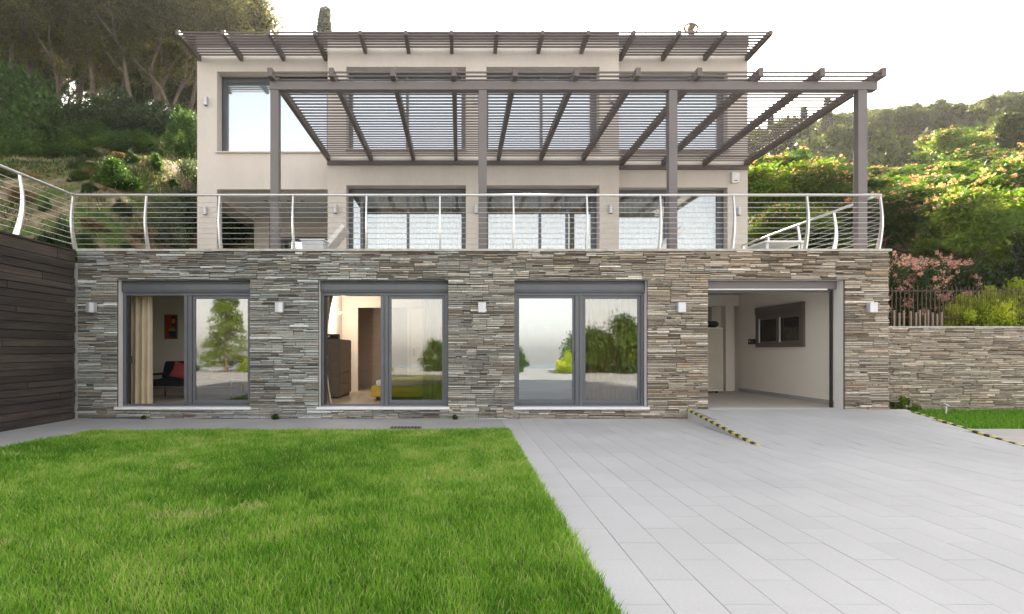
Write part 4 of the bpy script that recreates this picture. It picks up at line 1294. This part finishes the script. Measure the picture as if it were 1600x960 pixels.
# --- left woodland
oak = [tree_proto('oak', 9, 3.6, 4, 44000, .16, .07, m_lf_olive, .20, flat=.9, cr=1.0, low=.27, mult=m_) for m_ in (1, 2, 2)]
oakd = [tree_proto('oak_dark', 8, 3.2, 4, 20000, .17, .08, m_lf_dark, .18, flat=.7, cr=.6, low=.3, mult=2)]
random.seed(31)
spots = []
lbl = [(14, 29, 1.05, 0), (52, 31, 1.1, 1), (88, 28.5, .95, 2), (118, 32, 1.15, 0), (150, 29.5, 1.0, 1), (182, 31.5, 1.1, 2), (212, 29, 1.0, 0),
       (240, 31, 1.08, 1), (268, 29.2, .95, 2), (292, 31.5, 1.0, 0), (325, 33, .95, 1), (352, 36, .95, 2), (-30, 30, 1.1, 2), (-70, 28, 1.0, 1)]
lbl += [(100, 37, 1.0, 1), (165, 38, 1.0, 2), (225, 37, 1.0, 0), (280, 38, .95, 1), (45, 38, 1.0, 0)]
desc = ['leftmost tall olive brown tree of the wood above the slope', 'olive brown tree with a forked pale trunk, second from the left edge of the wood',
        'leaning branchy tree above the green bush at the left', 'dense olive brown tree behind the gap in the wood', 'twisted tree above the middle of the slope',
        'tall tree right of the middle of the wood', 'bare limbed tree whose branches cross in front of the sky gaps', 'olive brown tree a little left of the house corner',
        'tree with thin pale trunks close to the house corner', 'tree directly behind the left roof corner', 'sunlit golden tree crown above the left end of the awning',
        'last tree of the wood, its crown falling towards the roof', 'tree just beyond the left edge of the picture', 'second tree beyond the left edge of the picture',
        'rear oak filling the gap behind the leaning tree', 'rear oak behind the twisted tree', 'rear oak behind the bare limbed tree', 'rear oak behind the trees by the house corner', 'rear oak behind the forked pale trunk']
for (px, Y, s, k), d in zip(lbl, desc):
    X = (px - VX) * Y / F
    place_tree(oak[k], 'oak_tree', X, Y, d, s=s * 1.12, rz=random.uniform(0, 6.28), group='trees of the wood on the left hill')
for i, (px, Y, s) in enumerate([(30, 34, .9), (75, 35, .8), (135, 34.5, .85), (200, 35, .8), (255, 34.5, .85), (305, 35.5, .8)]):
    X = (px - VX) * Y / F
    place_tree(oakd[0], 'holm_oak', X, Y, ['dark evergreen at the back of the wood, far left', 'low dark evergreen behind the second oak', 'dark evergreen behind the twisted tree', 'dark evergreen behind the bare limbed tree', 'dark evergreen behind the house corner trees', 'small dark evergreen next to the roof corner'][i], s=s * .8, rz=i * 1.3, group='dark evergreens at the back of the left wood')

# --- bushes
def bush_proto(name, w, h, n, L, Wd, mat, k=26, flower=None, stem=True):
    C = rng.normal(size=(k, 3)); C /= np.linalg.norm(C, axis=1)[:, None]
    C *= (rng.random(k) ** .45)[:, None]
    C[:, 2] = np.abs(C[:, 2])
    C = C * np.array([w / 2, w / 2, h]) * .8
    C[:, 2] += h * .08
    rad = rng.uniform(.16, .32, k) * min(w, h * 1.3) * .85
    P, kk = clusters(C, rad, n, .85, .3)
    P[:, 2] = np.maximum(P[:, 2], .0)
    ct = rng.random(k)
    ti = .2 + .5 * ct[kk] + rng.normal(0, .12, n)
    cm = leaves(P, L, Wd, ti, 0, name + '_foliage', mat)
    mb = MB()
    for i in range(min(k, 10)):
        mb.tube([(0, 0, -.15), tuple(C[i] * .5 + np.array([0, 0, .05])), tuple(C[i])], [.03, .02, .008], 4, cap=False)
    sm = mkmesh(name + '_stem', mb, m_bark)
    fm = None
    if flower:
        nf, fL, fmat, nt_ = flower
        ch = rng.integers(0, k, nt_)
        d = rng.normal(size=(nt_, 3)); d[:, 2] = np.abs(d[:, 2]) + .1; d /= np.linalg.norm(d, axis=1)[:, None]
        tu = C[ch] + d * rad[ch][:, None] * 1.0
        P, k2 = clusters(tu, np.full(nt_, .09), nf, 1, .2)
        fm = leaves(P, fL, fL * .7, rng.random(nf), 0, name + '_blossom', fmat)
    return sm, cm, fm
def place_bush(proto, name, x, y, label, s=1, sz=None, rz=0, group=None, z=None, cat='bush'):
    sm, cm, fm = proto
    zz = (hz1(x, y) - .08) if z is None else z
    t = thing(name, (x, y, zz), label, cat, group)
    for nm, me in (('stem', sm), ('foliage', cm), ('blossom', fm)):
        if me is None: continue
        o = bpy.data.objects.new(nm, me); COL.objects.link(o); o.parent = t
    t.scale = (s, s, sz or s); t.rotation_euler = (0, 0, rz)
    return t
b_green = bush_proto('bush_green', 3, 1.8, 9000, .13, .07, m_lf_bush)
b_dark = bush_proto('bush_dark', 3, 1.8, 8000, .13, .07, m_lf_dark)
b_grey = bush_proto('bush_grey', 2, 1.9, 7000, .10, .035, m_lf_grey)
m_lf_sunlit = leafmat('sunlit_hedge_foliage', (.14, .20, .02), (.32, .40, .035), (.58, .60, .09), .5)  # leaf colour brightened to stand in for sun through the hedges
b_yel = bush_proto('bush_yellow', 2.4, 1.3, 9000, .09, .045, m_lf_sunlit)
b_ole = bush_proto('oleander', 2.4, 1.9, 9000, .15, .03, m_lf_dark, flower=(5200, .055, m_fl_rose, 300))
b_dry = bush_proto('bush_dry', 1.6, .7, 3500, .10, .03, m_lf_dry)

def pb(proto, name, px, Y, label, s, sz=None, group=None, cat='bush', dz=0):
    X = (px - VX) * Y / F
    t = place_bush(proto, name, X, Y, label, s, sz, random.uniform(0, 6.28), group, cat=cat)
    t.location.z += dz
    return t
pb(b_green, 'green_bush', 25, 24, 'big fresh green bush at the far left under the trees', 1.5, 1.9)
pb(b_green, 'green_bush', -10, 20.5, 'green bush at the left edge above the ledge', 1.1, 1.0)
pb(b_green, 'green_bush', 75, 25.5, 'rounded green bush right of the biggest bush at the left', 1.0, 1.1)
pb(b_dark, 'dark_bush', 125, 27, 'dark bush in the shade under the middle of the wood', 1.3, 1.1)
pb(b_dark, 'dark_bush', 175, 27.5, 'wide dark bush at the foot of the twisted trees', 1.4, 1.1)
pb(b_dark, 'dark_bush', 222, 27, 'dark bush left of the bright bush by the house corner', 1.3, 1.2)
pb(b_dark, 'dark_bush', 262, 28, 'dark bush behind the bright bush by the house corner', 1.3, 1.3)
pb(b_dark, 'dark_bush', 60, 27.5, 'dark bush behind the green bushes at the left', 1.3, 1.2)
pb(b_green, 'green_bush', 150, 24.5, 'low green bush on the upper slope', .9, .6)
pb(b_green, 'green_bush', 205, 23.5, 'low spreading green bush above the ledge', 1.0, .5)
pb(b_green, 'green_bush', 110, 22.5, 'flat green bush at the left part of the ledge', .9, .45)
pb(b_green, 'green_bush', 292, 23, 'bright green bush touching the house corner below the trees', .75, 1.0)
pb(b_green, 'green_bush', 180, 16.3, 'green clump in the middle of the bare earth bank', .5, .45)
pb(b_grey, 'olive_bush', 262, 16.5, 'grey green olive bush beside the house at railing height', .62, .95)
pb(b_grey, 'olive_bush', 296, 18.5, 'grey green olive bush just behind the house corner', .8, 1.2)
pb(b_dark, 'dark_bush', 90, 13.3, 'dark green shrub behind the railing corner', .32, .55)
pb(b_green, 'green_bush', 132, 13.0, 'bright green weeds just right of the railing corner', .32, .45)
pb(b_green, 'green_bush', 200, 13.0, 'low green weeds behind the second railing bay', .4, .3)
pb(b_green, 'green_bush', 280, 13.4, 'low green weeds beside the house foot', .4, .32)
pb(b_green, 'green_bush', 375, 21.5, 'leafy green bush seen through the open side of the porch', 1.0, 1.2)
pb(b_green, 'green_bush', 352, 20.5, 'green bush seen through the porch opening', .7, .8)
random.seed(91)
for i in range(34):
    Y_ = random.uniform(12.8, 19); px_ = random.uniform(5, 300)
    t = pb(random.choice([b_green, b_dry, b_dark, b_green]), 'slope_bush', px_, Y_, 'small tuft of scrub on the earth bank left of the house', random.uniform(.12, .28), random.uniform(.12, .3), 'scrub tufts on the earth bank')
for i, (px, Y, s) in enumerate([(40, 15, .7), (150, 14.5, .6), (220, 15.6, .7), (240, 13.6, .5), (60, 17.3, .7), (130, 17, .6), (185, 18.2, .6), (300, 14.4, .5), (10, 13.5, .6), (380, 17.5, .5)]):
    pb(b_dry, 'dry_bush', px, Y, ['dry brown scrub left of the railing corner', 'dry scrub behind the first railing bay', 'dry scrub in the middle of the bank', 'dry scrub low behind the second railing bay', 'dry scrub under the ledge at the left',
                                  'dry scrub under the ledge behind the railing corner', 'dry scrub right under the ledge', 'dry scrub against the house', 'dry scrub by the left edge of the picture', 'dry scrub seen through the porch'][i], s, s * .9)

# weeds over the slope (uncountable)
def slope_weeds():
    n = 100000
    Y = 12.2 + 17 * rng.random(n) ** 1.1; px = rng.uniform(-40, 430, n); X = (px - VX) * Y / F
    ok = (X < -7.2)
    X, Y = X[ok], Y[ok]
    g = .55 * vnoise(X, Y, .35, 41) + .45 * vnoise(X, Y, 1.2, 42)
    ledge = np.clip(1 - np.abs(Y - 20) / 3.2, 0, 1) + np.clip((Y - 21) / 4, 0, 1)
    pr = np.clip((g - .47) * 4 + ledge * .8, .06, 1)
    ok = rng.random(len(X)) < pr
    X, Y, g, ledge = X[ok], Y[ok], g[ok], ledge[ok]
    h = rng.uniform(.03, .15, len(X)) * (.7 + .5 * g)
    ti = np.where(rng.random(len(X)) < .30 - .1 * ledge, rng.uniform(.75, 1, len(X)), rng.normal(.22, .15, len(X)))
    me = grass('slope_weeds', X, Y, h, rng.uniform(.015, .04, len(X)), ti, m_weed, hz(X, Y) - .03)
    o = bpy.data.objects.new('slope_weeds', me); COL.objects.link(o)
    tag(o, 'grass and weeds scattered over the earth bank left of the house', 'weeds'); kindof(o, 'stuff')
m_weed = leafmat("bank_weeds", (.03, .06, .012), (.07, .11, .025), (.30, .24, .12), .3)
slope_weeds()

# --- right side: silk trees, oleander, yellow bushes
albi = [tree_proto('silk_tree', 5.2, 3.4, 4, 20000, .20, .075, m_lf_albi, .16, flat=.34, cr=.66, low=.30, mult=2, flower=(4200, .10, m_fl_pink, .38), upbias=.5) for _ in range(2)]
albi2 = tree_proto('silk_tree_young', 4.6, 3.0, 4, 18000, .18, .08, m_lf_yel, .13, flat=.5, cr=.7, low=.25, mult=2, flower=(1500, .10, m_fl_pink, .3), upbias=.3)
al = [(1200, 24, 222, 0, 'silk tree full of pink blossom right beside the house wall'), (1290, 22.5, 248, 1, 'silk tree with pink blossom behind the right part of the pergola'),
      (1385, 19, 276, 0, 'silk tree behind the right pergola post'), (1480, 19.5, 256, 1, 'large silk tree with dark spreading layers in the middle of the right garden'),
      (1575, 18, 222, 0, 'silk tree with yellow lit leaves near the right edge'), (1625, 21, 195, 1, 'tall silk tree at the right edge of the picture'),
      (1440, 25, 246, 0, 'silk tree with orange pink blossom further up the right slope'), (1545, 25.5, 212, 1, 'silk tree on the upper right slope below the pines'),
      (1350, 27, 250, 0, 'silk tree at the foot of the far wooded hill'), (1690, 18, 200, 0, 'silk tree just beyond the right edge of the picture'), (1230, 30, 232, 1, 'silk tree behind the house seen under the pergola'),
      (1500, 22, 240, 0, 'pink topped silk tree between the upper slope and the garden middle')]
random.seed(5)
for px, Y, top, k, d in al:
    X = (px - VX) * Y / F
    h_ = EYE + (VY - top) * Y / F - hz1(X, Y)
    t = place_tree(albi[k], 'silk_tree', X, Y, d, s=1, rz=random.uniform(0, 6.28), group='silk trees of the right garden')
    sc__ = h_ / 5.35; t.scale = (max(sc__, .85),) * 2 + (sc__,)
for px, Y, s, d in [(1195, 22, .8, 'young yellow green tree close to the house wall behind the railing'), (1262, 18.5, .6, 'low yellow green tree behind the right side railing'),
                    (1470, 16.2, .72, 'backlit yellow green tree above the oleander'), (1450, 32, .8, 'pale yellow tree in the upper middle of the right garden'), (1580, 15.8, .62, 'yellow green young tree left of the right picture edge')]:
    place_tree(albi2, 'young_tree', (px - VX) * Y / F, Y, d, s=s, rz=random.uniform(0, 6.28), group='yellow green young trees of the right garden')
pb(b_ole, 'oleander', 1415, 14.4, 'pink flowering oleander right beside the stone corner', 1.0, 1.0)
pb(b_ole, 'oleander', 1462, 15.2, 'second pink oleander right of the one beside the stone corner', .9, .95)
pb(b_dark, 'dark_bush', 1505, 15.0, 'dark bush behind the picket fence right of the oleander', .7, .85)
pb(b_dark, 'dark_bush', 1590, 15.6, 'dark bush behind the picket fence at the right edge', .8, 1.1)
pb(b_dark, 'dark_bush', 1275, 18, 'dark bush behind the right side railing', .8, 1.2)
pb(b_green, 'green_bush', 1218, 20, 'fresh green bush behind the right side railing next to the house', .7, 1.1)
pb(b_green, 'green_bush', 1335, 16.5, 'green bush behind the right pergola post', .75, 1.1)
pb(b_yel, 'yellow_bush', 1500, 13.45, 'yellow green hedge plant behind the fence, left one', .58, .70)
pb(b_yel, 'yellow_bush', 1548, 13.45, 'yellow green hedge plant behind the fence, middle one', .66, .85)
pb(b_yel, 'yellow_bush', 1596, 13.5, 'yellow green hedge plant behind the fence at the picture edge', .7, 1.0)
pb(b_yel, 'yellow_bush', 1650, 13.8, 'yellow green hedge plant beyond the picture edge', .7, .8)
for X_, Y_, s_, d_ in ((-3.33, 10.90, .055, 'small weed tuft at the foot of the stone wall below the first sliding door'), (-.10, 10.90, .045, 'tiny weed tuft at the wall foot right of the second sliding door'), (-5.7, 10.90, .04, 'tiny weed tuft at the wall foot near the dark board wall')):
    place_bush(b_green, 'weed_tuft', X_, Y_, d_, s_, s_, z=0, cat='weed')
cr_ = W(1408, 640, 12.1)
place_bush(bush_proto('creeper', .9, .5, 900, .06, .035, m_lf_yel, 12), 'creeper', cr_[0] + .05, 12.15, 'small green creeper growing where the retaining wall meets the stone corner', .7, 1.0, z=0)

# --- far hill: pines, broad trees and cypresses
def cypress_proto(h, r, n, mat):
    t = rng.random(n); z = h * (.03 + .97 * t)
    prof = r * np.sin(np.pi * np.clip(.12 + .88 * (1 - t), 0, 1) ** .8) ** .7 * (1 - t * .55)
    a = rng.uniform(0, 2 * np.pi, n); rr = prof * (.6 + .4 * rng.random(n)) * (1 + .18 * np.sin(a * 3 + z * 2))
    P = np.stack([rr * np.cos(a), rr * np.sin(a), z], 1)
    cm = leaves(P, .30, .12, .3 + .4 * rng.random(n), 0, 'cypress_crown', mat)
    tm = mkmesh('cypress_trunk', MB().tube([(0, 0, -.3), (0, 0, h * .5), (0, 0, h * .9)], [.16, .09, .02], 6), m_bark)
    return tm, cm, None
m_lf_cyp = leafmat("cypress_foliage", (.018, .028, .016), (.035, .048, .024), (.06, .075, .035), .15)
cyp = cypress_proto(9, .95, 6500, m_lf_cyp)
farb = [tree_proto('far_tree', 7.5, 3.6, 4, 15000, .30, .16, m_lf_far, .2, flat=.6, cr=1.0, low=.12, mult=1) for _ in range(2)]
random.seed(77)
where = ['near the left part of the far hill', 'in the middle of the far hill', 'on the right shoulder of the far hill']
for i in range(84):
    row = i % 6
    Y = [52, 60, 68, 76, 85, 94][row] + random.uniform(-4, 4)
    px = 1140 + (i // 6) * 37 + random.uniform(-14, 14)
    X = (px - VX) * Y / F
    place_tree(farb[i % 2], 'broadleaf_tree', X, Y, 'hazy olive green round tree ' + where[min(2, max(0, int((px - 1150) / 170)))], s=random.uniform(.6, .85) * (1 if row < 4 else .85), rz=random.uniform(0, 6), group='round trees on the far hill')
for i, (px, Y, top) in enumerate([(1204, 55, 178), (1256, 53, 168), (1293, 56, 152), (1238, 50, 190), (1330, 49, 200), (1408, 54, 176), (1430, 57, 164), (1447, 49, 192), (1215, 49, 205), (1385, 50, 190), (1175, 64, 188)]):
    X = (px - VX) * Y / F; z = hz1(X, Y); zt = EYE + (VY - top) * Y / F
    t = place_tree(cyp, 'cypress_tree', X, Y, 'slim dark cypress on the far hill, number-less neighbour of the round trees' if False else 'slim dark cypress standing on the far hill ' + ['under the pergola rafters', 'seen between the last two rafters', 'with the highest tip near the last rafter', 'low, beside the house edge', 'left of the right pergola post', 'right of the right pergola post', 'with the tallest tip on the ridge', 'in front of the ridge', 'in the shade by the house edge', 'directly beside the right pergola post', 'touching the house outline'][i], s=1, group='cypresses on the far hill')
    s = max((zt - z) / 9, .5); t.scale = (s * .9, s * .9, s)
for i, (px, Y, top, d) in enumerate([(1470, 40, 196, 'dense olive green tree on the right ridge'), (1520, 35, 184, 'dense tree left of the highest pine on the right ridge'), (1560, 33, 174, 'bushy tree under the highest pine on the right'), (1600, 31, 152, 'highest tree on the ridge at the right picture edge'), (1500, 31, 212, 'yellow lit tree on the right ridge slope'), (1550, 29, 205, 'yellow lit tree near the right edge below the ridge'), (1640, 30, 150, 'tree on the ridge beyond the right edge')]):
    X = (px - VX) * Y / F; z = hz1(X, Y); zt = EYE + (VY - top) * Y / F
    t = place_tree(farb[i % 2] if i not in (4, 5) else albi2, 'ridge_tree', X, Y, d, s=1, rz=i, group='trees on the right ridge')
    s = max((zt - z) / (8.6 if i not in (4, 5) else 5.4), .3); t.scale = (s, s, s)
# low growth between the far trees, too dense to count
def undergrowth():
    n = 70000
    Y = rng.uniform(42, 104, n); px = rng.uniform(1100, 1700, n); X = (px - VX) * Y / F
    k = vnoise(X, Y, .25, 61); k2 = vnoise(X, Y, .9, 62)
    Z = hz(X, Y) + rng.random(n) * (1.2 + 3.6 * k * k2 * 1.6)
    me = leaves(np.stack([X, Y, Z], 1), .55, .3, .15 + .5 * k2 + rng.normal(0, .1, n), 0, 'undergrowth', m_lf_far)
    o = bpy.data.objects.new('undergrowth', me); COL.objects.link(o)
    tag(o, 'dense olive green undergrowth filling the far hill between the trees', 'undergrowth'); kindof(o, 'stuff')
undergrowth()
# cypress and pine tops above the roof
for px, Y, top, pr, nm, d, wd in ((508, 42, 13, cyp, 'cypress_tree', 'single dark cypress tip rising above the left part of the roof', 1.0), (436, 38, 44, farb[0], 'pine_tree', 'low dark tree top showing over the awning left of the lone cypress', .55)):
    X = (px - VX) * Y / F; z = hz1(X, Y); zt = EYE + (VY - top) * Y / F
    t = place_tree(pr, nm, X, Y, d, s=1)
    s = (zt - z) / (9 if pr is cyp else 7.8); t.scale = (s * wd * .75, s * wd * .75, s)

# --- garden behind the camera, seen in the window panes
def conifer_proto(h, r, n, mat):
    k = 34; zc = h * (.10 + .9 * (np.arange(k) + rng.random(k) * .6) / k)
    w = rng.integers(0, k, n); a0_ = rng.uniform(0, 2 * np.pi, (k, 7)); b_ = rng.integers(0, 7, n)
    ln = r * (1 - (zc[w] / h) ** 1.3) ** .85 * rng.uniform(.75, 1.15, (k, 7))[w, b_]
    t = rng.random(n) ** .6; a = a0_[w, b_] + rng.normal(0, .22, n)
    P = np.stack([np.cos(a) * ln * t, np.sin(a) * ln * t, zc[w] - .25 * ln * t + rng.normal(0, .10, n)], 1)
    tm = mkmesh('conifer_trunk', MB().tube([(0, 0, -.3), (0, 0, h * .5), (0, 0, h * .95)], [.2, .12, .02], 7), m_bark)
    return tm, leaves(P, .22, .08, .2 + .7 * rng.random(n), 0, 'conifer_crown', mat), None
con = conifer_proto(9, 2.4, 16000, m_lf_yel)  # yellow green leaf colour stands in for golden sun on the conifer
for px, d_, h_, lb in ((352, 15, 1.05, 'tall conifer of the seaward garden mirrored in the first sliding door'),):
    dist = 22.4 + d_
    place_tree(con, 'conifer', (px - VX) * dist / F, -d_, lb, s=.72, z=-.1)
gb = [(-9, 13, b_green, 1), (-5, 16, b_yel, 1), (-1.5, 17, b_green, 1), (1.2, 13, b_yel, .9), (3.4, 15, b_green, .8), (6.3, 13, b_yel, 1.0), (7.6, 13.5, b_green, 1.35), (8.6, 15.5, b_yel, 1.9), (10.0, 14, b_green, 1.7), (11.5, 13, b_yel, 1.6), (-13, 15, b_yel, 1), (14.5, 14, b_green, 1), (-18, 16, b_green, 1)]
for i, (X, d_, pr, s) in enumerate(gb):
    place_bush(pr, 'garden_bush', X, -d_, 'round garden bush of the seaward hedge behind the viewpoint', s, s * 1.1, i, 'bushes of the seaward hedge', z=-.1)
